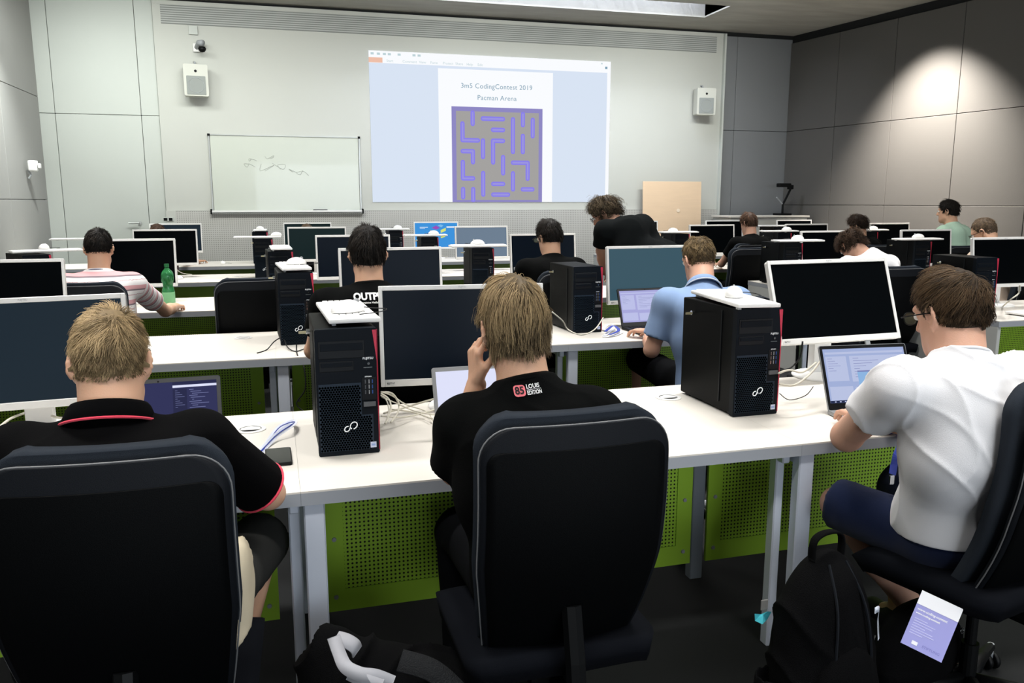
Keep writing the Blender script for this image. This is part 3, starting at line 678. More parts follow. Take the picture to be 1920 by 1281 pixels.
# ================================================================== LAPTOPS
def lap_ui(mb, w_, h_, kind, A):
    def r(u0, u1, v0, v1, m, d=.001): mb.add([(-w_/2+u*w_, -.0022-d, h_/2-v*h_) for u, v in ((u0, v1), (u1, v1), (u1, v0), (u0, v0))], [[0, 1, 2, 3]], m, A)
    if kind == 'dark':
        d1 = emis('ide_dark', '34365a', 1); d2 = emis('ide_darker', '2c2e4c', 1); tx = emis('ide_text', '6f74a0', 1); wh = emis('ui_white_blue', 'dfe2fa', 1)
        r(0, 1, 0, 1, d1); r(0, .34, 0, 1, wh, .0012); r(.62, .74, .12, 1, d2, .0014); r(0.62, 1, .06, .1, wh, .0014); r(.62, 1, 0, .05, d2, .0013)
        for i in range(9): r(.64, .66+.02*(i % 4), .15+i*.035, .157+i*.035, tx, .0018)
        for i in range(15): r(.76+.012*(i % 3), .8+.045*((i*7) % 5)/1.4, .14+i*.034, .15+i*.034, tx, .0018)
        return
    bg = emis('ide_lilac', 'a9a9dc', 1) if kind == 'lilac' else emis('ide_blue', 'a2b0d8', 1); lt = emis('ide_pale', 'bcc0e8', 1) if kind == 'lilac' else emis('ide_pale_blue', 'b9c2e2', 1)
    ln = emis('ide_line', '7a80b4', 1); box = emis('ide_console', '8db4e0', 1)
    r(0, 1, 0, 1, bg); r(.02, .98, .06, .1, lt, .0012)
    r(.02, .27, .14, .6, lt, .0012); r(.31, .98, .14, .62, lt, .0012); r(.02, .3, .7, .95, lt, .0012); r(.33, .98, .72, .95, lt, .0012)
    for i in range(6): r(.04, .1+.03*((i*5) % 4), .18+i*.045, .186+i*.045, ln, .0016)
    for i in range(8): r(.35, .42+.08*((i*3) % 4), .18+i*.05, .187+i*.05, ln, .0016)
    if kind == 'blue':
        r(.38, .82, .44, .78, box, .002); r(.38, .82, .42, .445, ln, .0022)
        r(0, 1, .955, 1, emis('taskbar', '28304e', 1), .0018)
        for i in range(12): r(.05+i*.06, .07+i*.06, .968, .988, emis('task_icon', 'c0c8e8', 1), .0022)
def laptop(c, yaw, tilt, w_, h_, kind, label, case, keys=True, screen_off=False):
    """c: centre of the lid; base lies on the desk towards the user"""
    hz = Vector(c) - Matrix.Rotation(yaw, 3, 'Z') @ (Matrix.Rotation(-tilt, 3, 'X') @ Vector((0, 0, h_/2)))
    t = thing('laptop', label, 'laptop', (hz.x, hz.y, .74), yaw, 'open laptops')
    hzz = max(.012, hz.z-.74)
    A = T(0, 0, .014) @ RX(-tilt) @ T(0, 0, h_/2)
    MB().box((0, -.115, .009), (w_, .24, .015), case, bev=.004).obj('base', t)
    b = MB()
    for j in range(5):
        for i in range(13): b.box((-.138*w_/.35+i*.023*w_/.35, -.035-j*.021, .0178), (.018, .017, .003), M_black)
    if keys: o = b.obj('keys', t); o['kind'] = 'stuff'; MB().box((0, -.185, .0168), (.1, .06, .001), M_grayp).obj('touchpad', t)
    MB().slab(rrect(w_, h_, .008), -.003, .003, case, A @ FRONT).obj('lid', t)
    M_bz = M_black if kind != 'dark' else mat('dark_bezel', '2a2c30', .4)
    if case is M_black or kind == 'blue' or kind == 'lilac': bz = mat('laptop_bezel_dark', '2b2d31' if kind == 'lilac' else '08090a', .4)
    else: bz = case
    b = MB()
    bz = mat('laptop_bezel_grey', '8d8f90', .5) if kind == 'white' else (mat('lb_charcoal', '37383a', .5) if kind in ('lilac', 'dark') else M_black)
    b.slab(rrect(w_-.004, h_-.004, .007), .003, .0038, bz, A @ FRONT); b.obj('bezel', t)
    b = MB(); sw, sh = w_-.024, h_-.04; A2 = A @ T(0, -.002, .006)
    b.box((0, -.0018, 0), (sw, .0008, sh), emis('ui_white_blue', 'dfe2fa', 1) if kind == 'white' else M_scr, A2)
    if kind != 'white': lap_ui(b, sw, sh, kind, A2)
    b.obj('screen', t)
    MB().lathe([(0, 0), (.003, 0), (0, .0005)], M_black, 8, A @ T(0, -.004, h_/2-.009) @ FRONT).obj('webcam', t)
    return t
M_silver = mat('silver_laptop', 'a9abad', .35, .5)
laptop((2.03, 2.47, .862), -.08, .40, .355, .24, 'blue', 'slim silver laptop in front of the man in the white T-shirt', M_silver)
laptop((2.09, 4.52, .86), .06, .35, .375, .235, 'lilac', 'black laptop with lilac screen used by the man in the blue polo', M_black)
laptop((-.405, 2.60, .84), .06, .42, .36, .225, 'dark', 'dark laptop with code on screen beside the blond man in the polo', mat('gunmetal', '3a3c40', .4, .5))
laptop((.60, 2.52, .855), .03, .33, .345, .225, 'white', 'grey laptop with white screen hidden behind the chin-resting man\'s arm', M_silver)
laptop((1.93, 6.32, .86), .0, .3, .36, .23, 'white', 'laptop with white screen above the chin-resting man\'s hair', M_black)
laptop((-1.30, 6.32, .86), .05, .35, .35, .23, 'white', 'grey laptop before the man in the striped shirt', M_silver)
laptop((.43, 4.45, .88), .0, .3, .35, .23, 'white', 'laptop with white screen left of the man in the OUTPUT shirt', M_black)

# ================================================================== SMALL THINGS
# smartphone
pc = [ZP(*q) for q in ((497, 843), (546, 841), (550, 878), (496, 879))]
cc = sum(pc, Vector())/4
ph = thing('smartphone', 'black glossy smartphone lying on the white desk left of the near tower', 'phone', (cc.x, cc.y, .741), .03)
MB().slab(rrect(.076, .158, .01), 0, .008, M_black, T(0, 0, 0)).obj('case', ph)
MB().slab(rrect(.07, .15, .008), .008, .0085, mat('phone_glass', '020304', .05, spec=.8)).obj('screen', ph)
# lanyards
M_lan = mat('white_lanyard', 'dfe3f0', .6); M_lanb = mat('blue_lanyard', '2b3f9c', .6)
def ribbon(mb, pts, wdt, m, th=.0012, smooth=6, nrm=None, edge=None):
    P = [Vector(p) for p in pts]; Q = []
    for i in range(len(P)-1):
        p0 = P[max(i-1, 0)]; p1 = P[i]; p2 = P[i+1]; p3 = P[min(i+2, len(P)-1)]
        for j in range(smooth):
            t = j/smooth; Q.append(.5*((2*p1)+(p2-p0)*t+(2*p0-5*p1+4*p2-p3)*t*t+(3*p1-p0-3*p2+p3)*t**3))
    Q.append(P[-1]); n = len(Q); vs = []
    for i, p in enumerate(Q):
        tg = (Q[min(i+1, n-1)]-Q[max(i-1, 0)]).normalized(); up = Vector(nrm(i/(n-1))) if nrm else Vector((0, 0, 1))
        s = tg.cross(up)
        if s.length < .01: s = tg.orthogonal()
        s.normalize(); u = s.cross(tg)
        for a, b_ in ((-1, 0), (1, 0), (1, 1), (-1, 1)): vs.append(p+s*a*wdt/2+u*b_*th)
    fs = []
    for i in range(n-1):
        for k in range(4): fs.append([i*4+k, i*4+(k+1) % 4, (i+1)*4+(k+1) % 4, (i+1)*4+k])
    fs += [[0, 1, 2, 3], [(n-1)*4+3, (n-1)*4+2, (n-1)*4+1, (n-1)*4]]
    mb.add(vs, fs, m); return Q
lp = [ZP(474, 862, .745), ZP(497, 838, .747), ZP(520, 815, .76), ZP(545, 798, .775), ZP(553, 792, .76), ZP(543, 793, .75), ZP(524, 802, .748), ZP(508, 822, .746), ZP(492, 845, .745), ZP(470, 858, .744)]
b = MB(); ribbon(b, lp, .018, M_lan, nrm=lambda t: (.3*math.sin(t*9), -.9, .55))
o = b.obj('lanyard'); tag(o, 'white and blue lanyard looped on the desk beside the smartphone', 'lanyard')
b = MB(); ribbon(b, [q+Vector((0, -.0016, .0010)) for q in lp], .0028, M_lanb, nrm=lambda t: (.3*math.sin(t*9), -.9, .55)); b.obj('blue_print', o)
b = MB(); q = [ZP(1665, 812, .745), ZP(1676, 806, .752), ZP(1684, 822, .735), W(1681, 850, 2.47), W(1676, 872, 2.47), W(1673, 890, 2.46)]
ribbon(b, q, .022, M_lanb, nrm=lambda t: (-.3, -1, .2)); b.box(tuple(W(1672, 900, 2.46)), (.016, .006, .03), M_chrome, bev=.003)
tag(b.obj('lanyard'), 'blue lanyard hanging over the front desk edge beside the white T-shirt man', 'lanyard')
b = MB(); ribbon(b, [ZP(1556, 768, .744), ZP(1575, 775, .746), ZP(1600, 782, .744)], .02, M_lanb); tag(b.obj('lanyard'), 'blue lanyard under the edge of the silver laptop', 'lanyard')
b = MB(); ribbon(b, [ZP(1133, 630, .744), ZP(1150, 615, .752), ZP(1142, 608, .77), ZP(1132, 618, .75), ZP(1165, 622, .745), ZP(1150, 630, .744), ZP(1130, 632, .744)], .02, M_lan); ribbon(b, [ZP(1135, 622, .76), ZP(1150, 611, .775), ZP(1160, 620, .76), ZP(1143, 628, .755)], .018, M_lanb)
tag(b.obj('lanyard'), 'crumpled blue and white lanyard between the bare topped tower and the lilac laptop', 'lanyard')
# cables behind the near tower
def cable(pts, r, m, label, smooth=6): return tag(MB().tube(pts, r, m, 6, smooth=smooth).obj('cable', smooth=True), label, 'cable', 'loose cables')
c0 = lambda x, y, d: W(x, y, d)
cg = thing('cable_bundle', 'tangle of ivory cables right of the near tower under the monitor', 'cable', tuple(ZP(740, 790)))
org = Vector(cg.location)
for k, pts in enumerate(([(714, 735, 2.75), (735, 742, 2.8), (760, 758, 2.85), (800, 772, 2.9), (812, 790, 2.8)],
    [(714, 738, 2.75), (728, 748, 2.78), (733, 765, 2.75), (727, 785, 2.68), (722, 795, 2.66)],
    [(714, 742, 2.74), (724, 750, 2.76), (729, 770, 2.72), (722, 793, 2.66)],
    [(715, 736, 2.77), (735, 738, 2.8), (748, 758, 2.82), (745, 775, 2.75), (733, 792, 2.68)],
    [(715, 780, 2.72), (745, 783, 2.76), (780, 778, 2.85), (815, 768, 2.9)],
    [(720, 775, 2.75), (760, 764, 2.9), (800, 752, 2.98), (835, 743, 3.02)],
    [(716, 745, 2.76), (745, 757, 2.8), (775, 770, 2.87), (815, 778, 2.86)],
    [(730, 768, 2.8), (770, 772, 2.9), (810, 785, 2.8)])):
    P = []
    for (x, y, d) in pts:
        q = W(x, y, d)
        if q.z < .745: q = ZP(x, y, .745)
        P.append(q-org)
    MB().tube(P, .0036 if k % 2 else .0025, M_cablew, 6, smooth=6).obj('cable_strand', cg, True)
def dc(pts): # cable lying on desk when below desk height
    return [(ZP(x, y, .744) if W(x, y, d).z < .744 else W(x, y, d)) for x, y, d in pts]
cable(dc([(0, 800, 2.5), (20, 785, 2.6), (45, 775, 2.7)]), .004, M_cablew, 'ivory cable left of the near left monitor stand, upper one')
cable(dc([(0, 813, 2.4), (20, 803, 2.5), (40, 797, 2.6)]), .004, M_cablew, 'ivory cable left of the near left monitor stand, lower one')
cable(dc([(97, 780, 2.7), (115, 784, 2.68), (132, 778, 2.7), (145, 770, 2.75)]), .004, M_cablew, 'ivory cable right of the near left monitor stand')
cable(dc([(482, 662, 4.2), (500, 656, 4.2), (515, 640, 4.25), (530, 634, 4.35), (540, 652, 4.2), (555, 659, 4.2), (576, 652, 4.2)]), .003, M_cable, 'black cable with a plug on the second row desk')
cable([ZP(556, 640, .744), ZP(556, 655, .743), W(557, 664, 4.05), W(560, 670, 4.05), W(570, 690, 4.02), W(572, 730, 4.02), W(556, 757, 4.02), W(575, 775, 4.02)], .003, M_cable, 'thin cable hanging down from the second row tower')
cable(dc([(1035, 585, 4.2), (1055, 602, 4.25), (1065, 618, 4.3), (1090, 628, 4.2), (1115, 618, 4.25), (1131, 596, 4.5)]), .0035, M_cablew, 'cable running round the bare topped tower of the second row')
cable(dc([(1460, 720, 2.9), (1490, 722, 2.9), (1520, 700, 2.95), (1540, 675, 3.0)]), .004, M_cablew, 'white cable at the foot of the tilted monitor, right of the tower')
cable(dc([(1460, 700, 2.9), (1480, 694, 3.0), (1505, 698, 3.0), (1530, 680, 3.1)]), .004, M_cablew, 'white cable behind the right front tower')
cable([W(1505, 640, 3.1), W(1500, 670, 3.1), W(1482, 690, 3.1), W(1462, 695, 3.05)], .0035, M_cable, 'black cable hanging behind the right front tower')
cable(dc([(1462, 738, 2.8), (1480, 750, 2.7), (1510, 742, 2.75), (1525, 725, 2.8)]), .0015, M_cable, 'thin black cord on the desk between tower and silver laptop')
cable([ZP(1880, 575, .745), W(1895, 562, 5.2), W(1910, 550, 5.25), W(1912, 535, 5.2)], .005, M_cablew, 'white cable under the monitor at the right edge')
# bottle
bt = thing('water_bottle', 'green plastic bottle half filled, standing on the third row desk by the striped shirt man', 'bottle', (-.862, 6.33, .741))
M_gb = mat('green_bottle_plastic', '3f9a5c', .12, trans=.55, spec=.6); M_gb2 = mat('pale_green_label', '8fd49a', .4, trans=.2)
prof = [(.0, 0), (.036, 0), (.042, .01), (.043, .05), (.040, .06), (.043, .07), (.043, .12), (.034, .15), (.036, .17), (.043, .19), (.043, .235), (.036, .255), (.018, .275), (.0145, .285), (.0145, .295)]
MB().lathe(prof, M_gb, 24).obj('bottle_body', bt, True)
MB().lathe([(.0438, .02), (.0442, .022), (.0442, .105), (.0438, .108)], M_gb2, 24).obj('label', bt, True)
MB().lathe([(.0165, .29), (.0165, .312), (0, .313)], mat('green_cap', '1f6b3c', .4), 16).obj('cap', bt)
# ================================================================== CHAIRS
def sheet(mb, fn, nu, nv, m, th, M=None):
    """closed curved plate: fn(u,v)->point, thickness along its normal"""
    g = [[Vector(fn(-1+2*i/nu, j/nv)) for i in range(nu+1)] for j in range(nv+1)]
    def nrm(j, i):
        a = g[j][min(i+1, nu)]-g[j][max(i-1, 0)]; b_ = g[min(j+1, nv)][i]-g[max(j-1, 0)][i]
        n = a.cross(b_); return n.normalized() if n.length > 1e-9 else Vector((0, 1, 0))
    vs = []; fs = []; S = (nu+1)*(nv+1)
    off = []
    for j in range(nv+1):
        for i in range(nu+1): vs.append(g[j][i]); off.append(g[j][i]+nrm(j, i)*th)
    vs += off
    I = lambda j, i: j*(nu+1)+i
    for j in range(nv):
        for i in range(nu):
            fs.append([I(j, i), I(j+1, i), I(j+1, i+1), I(j, i+1)]); fs.append([S+I(j, i), S+I(j, i+1), S+I(j+1, i+1), S+I(j+1, i)])
    for i in range(nu): fs.append([I(0, i), I(0, i+1), S+I(0, i+1), S+I(0, i)]); fs.append([I(nv, i+1), I(nv, i), S+I(nv, i), S+I(nv, i+1)])
    for j in range(nv): fs.append([I(j+1, 0), I(j, 0), S+I(j, 0), S+I(j+1, 0)]); fs.append([I(j, nu), I(j+1, nu), S+I(j+1, nu), S+I(j, nu)])
    mb.add(vs, fs, m, M)
BW, BZ0, BZ1 = .217, .385, 1.032
def back_fn(grow=0, y=0, z0=BZ0, z1=BZ1, top_r=.075, inset=0):
    def fn(u, v):
        v = 1-(1-v)**1.9
        z = z0+(z1-z0)*v
        q = (z-BZ0)/(BZ1-BZ0)
        w_ = (BW+grow-inset)*(.74+.26*min(1, (max(q, 0)/.5))**.7)
        dt = (z1-z)
        if dt < top_r: w_ -= top_r*(1-math.sqrt(max(0, 1-((top_r-dt)/top_r)**2)))
        db = z-z0
        if db < .05: w_ -= .05*(1-math.sqrt(max(0, 1-((.05-db)/.05)**2)))
        x = u*w_
        yy = -.05*math.sin(PI*min(1, max(0, q))*.9)-.07*q+.045*(x/BW)**2*(1-.45*q)+.05+.07*(1-q)**3
        return (x, yy+y, z)
    return fn
def make_chair():
    t = thing('office_chair', '', 'chair')
    b = MB(); sheet(b, back_fn(.004, .045, BZ0+.0, BZ1+.012), 22, 26, M_chairfab, -.035); b.obj('back_cushion', t, True)
    b = MB(); sheet(b, back_fn(0, 0, BZ0, BZ1), 22, 26, M_chairband, -.018); b.obj('back_shell', t, True)
    b = MB(); sheet(b, back_fn(0, -.004, BZ0+.02, BZ1-.05, .03, .012), 20, 24, M_chairshell, -.006); b.obj('back_panel', t, True)
    f = back_fn(.0025, .006, BZ0, BZ1+.001)
    pts = [f(-1, v/24) for v in range(1, 25)]+[f(u/8, 1) for u in range(-8, 9)]+[f(1, v/24) for v in range(24, 0, -1)]
    b = MB(); b.tube(pts, .0018, M_pipe, 5); b.obj('piping', t, True)
    # seat
    def seat(u, v):
        x = u*(.238-.03*(1-min(1, v/.15))**2-.05*max(0, (v-.8)/.2)**2); y = .02+.46*v
        z = .500-.02*math.cos(u*PI/2)-.05*max(0, v-.75)/.25*max(0, v-.75)/.25*4*.25; return (x, y, z-.012*abs(u)**3*2)
    b = MB(); sheet(b, seat, 16, 18, M_seatfab, -.058); b.obj('seat', t, True)
    MB().box((0, .24, .415), (.34, .36, .03), M_black, bev=.01).box((0, .2, .375), (.14, .22, .05), M_black, bev=.01).obj('seat_pan', t)
    MB().tube([(0, .18, .37), (0, -.0, .37), (0, -.03, .42), (0, .01, .6)], .024, M_black, 8, smooth=3).obj('back_bar', t)
    MB().tube([(.0, .2, .37), (.2, .22, .36), (.25, .23, .365)], .007, M_black, 6).box((.265, .23, .365), (.04, .03, .012), M_black, bev=.004).obj('lever', t)
    MB().lathe([(.024, .08), (.024, .22), (.016, .22), (.016, .37)], M_black, 16, c=(0, .2, 0)).obj('gas_column', t)
    for k in range(5):
        a = 2*PI*k/5+.3; dx, dy = math.cos(a), math.sin(a)
        b = MB(); b.tube([(0, .2, .10), (dx*.15, .2+dy*.15, .10), (dx*.30, .2+dy*.30, .075)], [.026, .021, .014], M_black, 8); lg = b.obj('leg', t, True)
        b = MB(); C0 = T(dx*.30, .2+dy*.30, .027) @ RZ(a+1.0)
        for s in (-1, 1): b.lathe([(0, -.009), (.024, -.009), (.027, -.004), (.027, .004), (.024, .009), (0, .009)], M_black, 16, C0 @ T(0, s*.014, 0) @ RX(PI/2))
        b.lathe([(0, 0), (.01, 0), (.01, .05), (0, .05)], M_grayp, 8, C0 @ T(0, 0, .01)); b.obj('caster', lg, True)
    return t
chair0 = make_chair(); CF = [True]
def chair(x, y, rz, label, group=None, z=0, rot=None):
    if CF[0]:
        CF[0] = False; r = chair0; r.location = (x, y, z); r.rotation_euler = (0, 0, rz); r['label'] = label
        if group: r['group'] = group
        return r
    return dup(chair0, (x, y, z), rz, label, group)
p = W(200, 900, 1.50); chair(p.x, p.y, -.02, 'dark office chair at the lower left, seating the blond man in the polo', 'occupied office chairs')
p = W(1078, 880, 1.77); chair(p.x, p.y, .02, 'dark office chair in the lower middle, seating the man resting his chin', 'occupied office chairs')
P3P = W(1805, 1040, 2.02)
chair(1.935, 1.575, .26, 'dark office chair cut by the right edge, seating the man in the white T-shirt', 'occupied office chairs')
p = W(478, 600, 4.85); chair(p.x, p.y, .12, 'empty black office chair left of the second row tower', 'empty office chairs')
p = W(1405, 520, 8.0); chair(p.x, p.y, .05, 'empty black office chair in front of the brown haired man', 'empty office chairs')
p = W(1412, 470, 8.75); chair(p.x, p.y, .0, 'black office chair of the brown haired man in black', 'occupied office chairs')
p = W(1655, 480, 8.5); chair(p.x, p.y, .0, 'black office chair right of the curly haired man in white', 'occupied office chairs', z=-.0)
p = W(1812, 450, 8.3); chair(p.x, p.y, .0, 'black office chair behind the man in mint green', 'empty office chairs')
p = W(1425, 405, 12.3); chair(6.35, 11.35, 3.1, 'black office chair by the grey media cabinet', 'empty office chairs')

# ================================================================== ORGANIC SURFACES (signed distance fields -> surface nets)
def V3(*a): return np.array(a, float)
def _bounds(pr):
    k = pr[0]
    if k == 'c': _, a, b, ra, rb, kk = pr; m = max(ra, rb); return np.minimum(a, b)-m-kk, np.maximum(a, b)+m+kk
    if k == 'e': _, c_, R, r, kk = pr; m = max(r); return c_-m-kk, c_+m+kk
    if k == 'g':
        bs = [_bounds(q) for q in pr[1] if q[0] in 'ceg']; return np.min([x[0] for x in bs], 0), np.max([x[1] for x in bs], 0)
    return None
def _eval(pr, X, Y, Z):
    if pr[0] == 'c':
        _, a, b, ra, rb, kk = pr; ba = b-a; L = max(ba @ ba, 1e-9)
        px, py, pz = X-a[0], Y-a[1], Z-a[2]
        t = np.clip((px*ba[0]+py*ba[1]+pz*ba[2])/L, 0, 1)
        return np.sqrt((px-t*ba[0])**2+(py-t*ba[1])**2+(pz-t*ba[2])**2)-(ra+(rb-ra)*t)
    if pr[0] == 'e':
        _, c_, R, r, kk = pr; px, py, pz = X-c_[0], Y-c_[1], Z-c_[2]
        if R is not None:
            qx = px*R[0, 0]+py*R[1, 0]+pz*R[2, 0]; qy = px*R[0, 1]+py*R[1, 1]+pz*R[2, 1]; qz = px*R[0, 2]+py*R[1, 2]+pz*R[2, 2]
        else: qx, qy, qz = px, py, pz
        k0 = np.sqrt((qx/r[0])**2+(qy/r[1])**2+(qz/r[2])**2); k1 = np.sqrt((qx/r[0]**2)**2+(qy/r[1]**2)**2+(qz/r[2]**2)**2)
        return k0*(k0-1)/np.maximum(k1, 1e-6)
def _field(prims, ax, F):
    for pr in prims:
        kd = pr[0]
        if kd == 'h':      # keep the side against the normal
            _, p, n = pr; n = n/np.linalg.norm(n)
            X, Y, Z = np.ix_(*ax); d = (X-p[0])*n[0]+(Y-p[1])*n[1]+(Z-p[2])*n[2]
            np.maximum(F, d, out=F); continue
        sub = kd == '-'
        q = pr[1] if sub else pr
        lo, hi = _bounds(q); kk = q[-1]; pad = kk+.02
        sl = []
        for i in range(3):
            a = np.searchsorted(ax[i], lo[i]-pad); b = np.searchsorted(ax[i], hi[i]+pad); sl.append(slice(a, b))
        sa = [ax[i][sl[i]] for i in range(3)]
        if min(len(s) for s in sa) == 0: continue
        if kd == 'g':
            G = np.full([len(s) for s in sa], .3, np.float32); _field(q[1], sa, G); d = G
        else: d = _eval(q, *np.ix_(*sa)).astype(np.float32)
        f = F[sl[0], sl[1], sl[2]]
        if sub:
            h = np.clip(.5-.5*(f+d)/max(kk, 1e-4), 0, 1); F[sl[0], sl[1], sl[2]] = f*(1-h)-d*h+kk*h*(1-h)
        else:
            h = np.clip(.5+.5*(f-d)/max(kk, 1e-4), 0, 1); F[sl[0], sl[1], sl[2]] = f*(1-h)+d*h-kk*h*(1-h)
    return F
def sdf_mesh(prims, res, m, name='m', disp=None, zfine=None):
    bs = [_bounds(p) for p in prims if p[0] in 'ceg']; lo = np.min([b[0] for b in bs], 0)-.02; hi = np.max([b[1] for b in bs], 0)+.02
    ax = [np.arange(lo[i], hi[i]+res, res) for i in range(3)]
    if zfine:
        z0, r2 = zfine
        ax[2] = np.concatenate([np.arange(lo[2], z0, res), np.arange(z0, hi[2]+r2, r2)])
    F = np.full([len(a) for a in ax], .3, np.float32); _field(prims, ax, F)
    I = F < 0
    nx, ny, nz = F.shape
    cnt = np.zeros((nx-1, ny-1, nz-1), np.uint8)
    for dx in (0, 1):
        for dy in (0, 1):
            for dz in (0, 1): cnt += I[dx:nx-1+dx, dy:ny-1+dy, dz:nz-1+dz]
    act = (cnt > 0) & (cnt < 8); ci = np.argwhere(act); idx = np.full(act.shape, -1, np.int32); idx[act] = np.arange(len(ci))
    acc = np.zeros((len(ci), 3)); num = np.zeros(len(ci))
    A3 = [np.asarray(a) for a in ax]
    cor = [(0, 0, 0), (1, 0, 0), (0, 1, 0), (1, 1, 0), (0, 0, 1), (1, 0, 1), (0, 1, 1), (1, 1, 1)]
    for a in range(8):
        for d in range(3):
            if cor[a][d]: continue
            b = list(cor[a]); b[d] = 1
            pa = ci+np.array(cor[a]); pb = ci+np.array(b)
            fa = F[pa[:, 0], pa[:, 1], pa[:, 2]]; fb = F[pb[:, 0], pb[:, 1], pb[:, 2]]
            k = (fa < 0) != (fb < 0); t = np.where(k, fa/np.where(k, fa-fb, 1), 0)
            P = np.stack([A3[j][pa[:, j]]*(1-t)+A3[j][pb[:, j]]*t for j in range(3)], 1)
            acc[k] += P[k]; num[k] += 1
    V = acc/num[:, None]
    quads = []
    for d in range(3):
        s0 = [slice(None)]*3; s1 = [slice(None)]*3; s0[d] = slice(0, -1); s1[d] = slice(1, None)
        ch = I[tuple(s0)] != I[tuple(s1)]
        e = np.argwhere(ch); u, v = [(1, 2), (2, 0), (0, 1)][d]
        ok = (e[:, u] > 0) & (e[:, v] > 0) & (e[:, u] < F.shape[u]-1) & (e[:, v] < F.shape[v]-1); e = e[ok]
        inside = I[e[:, 0], e[:, 1], e[:, 2]]
        def cell(du, dv):
            q = e.copy(); q[:, u] -= du; q[:, v] -= dv; return idx[q[:, 0], q[:, 1], q[:, 2]]
        Q = np.stack([cell(1, 1), cell(0, 1), cell(0, 0), cell(1, 0)], 1)
        Q[~inside] = Q[~inside][:, ::-1]; quads.append(Q)
    Q = np.concatenate(quads)
    me = bpy.data.meshes.new(name); me.vertices.add(len(V)); me.vertices.foreach_set('co', V.astype(np.float32).ravel())
    me.loops.add(len(Q)*4); me.loops.foreach_set('vertex_index', Q.astype(np.int32).ravel())
    me.polygons.add(len(Q)); me.polygons.foreach_set('loop_start', np.arange(0, len(Q)*4, 4, dtype=np.int32)); me.polygons.foreach_set('loop_total', np.full(len(Q), 4, np.int32))
    me.update(calc_edges=True); me.polygons.foreach_set('use_smooth', [True]*len(Q))
    for mm in (m if isinstance(m, list) else [m]): me.materials.append(mm)
    if disp:
        N = np.zeros(len(V)*3, np.float32); me.vertex_normals.foreach_get('vector', N); N = N.reshape(-1, 3)
        V = V+N*disp(V)[:, None]; me.vertices.foreach_set('co', V.astype(np.float32).ravel()); me.update()
    me.validate()
    return me
def folds(amp, seed=0, s=1.0):
    r = np.random.default_rng(seed); D_ = r.normal(size=(7, 3)); D_ /= np.linalg.norm(D_, axis=1)[:, None]; ph_ = r.uniform(0, 6, 7)
    def f(P):
        w1 = np.sin(P @ D_[0]*9*s+ph_[0])+np.sin(P @ D_[1]*13*s+ph_[1])
        w2 = np.sin(P @ D_[2]*7*s+ph_[2])
        a = 1-np.abs(np.sin(P @ D_[3]*16*s+1.6*w1+ph_[3])); b = 1-np.abs(np.sin(P @ D_[4]*22*s+1.4*w2+w1+ph_[4]))
        msk = .5+.5*np.sin(P @ D_[5]*8+ph_[5]+w2)
        return amp*(a**3*msk+.6*b**3*(1-msk)+.25*np.sin(P @ D_[6]*30+w1))
    return f
def meshobj(me, name, parent): o = bpy.data.objects.new(name, me); COL.objects.link(o); o.parent = parent; return o

# skin, hair, cloth materials
def skin(name, c):
    if name in MATS: return MATS[name]
    m = mat(name, c, .5, bump=.08, bscale=250, var=.06, vscale=14, spec=.35)
    b = m.node_tree.nodes['Principled BSDF']; b.inputs['Subsurface Weight'].default_value = .12; b.inputs['Subsurface Radius'].default_value = (.02, .008, .004); b.inputs['Subsurface Scale'].default_value = .5
    return m
SK1 = skin('skin_light', 'd9ab8e'); SK2 = skin('skin_pink', 'd3a48c'); SK3 = skin('skin_tan', 'c99b7c')
def hairmat(name, c1, c2):
    if name in MATS: return MATS[name]
    m = bpy.data.materials.new(name); m.use_nodes = True; nt = m.node_tree; b = nt.nodes['Principled BSDF']
    b.inputs['Roughness'].default_value = .6; b.inputs['Specular IOR Level'].default_value = .22
    at = nt.nodes.new('ShaderNodeAttribute'); at.attribute_name = 'shade'; mx = nt.nodes.new('ShaderNodeMixRGB')
    mx.inputs[1].default_value = (*lin(c1), 1); mx.inputs[2].default_value = (*lin(c2), 1)
    nt.links.new(at.outputs['Fac'], mx.inputs[0]); nt.links.new(mx.outputs[0], b.inputs['Base Color']); MATS[name] = m; return m
HM = {'blond': hairmat('blond_hair', '594931', 'cdb287'), 'ash': hairmat('ash_blond_hair', '2a2219', 'ae9670'), 'brown': hairmat('brown_hair', '150f0a', '6a543c'),
      'black': hairmat('black_hair', '050404', '28211a'), 'dark': hairmat('dark_brown_hair', '140e0a', '45352a'), 'mouse': hairmat('mouse_brown_hair', '40342a', '857058'), 'chest': hairmat('chestnut_hair', '2a1d15', '6d503c')}
def cloth(name, c, sh=.1, rough=.9): return mat(name, c, rough, bump=.25, bscale=700, sheen=sh, spec=.1)
M_trous = cloth('dark_trousers', '06070a', 0); M_jean = cloth('navy_denim', '101a35'); M_shoe = mat('black_shoe', '0c0d0f', .6); M_tee = cloth('black_cotton', '020303', .0)

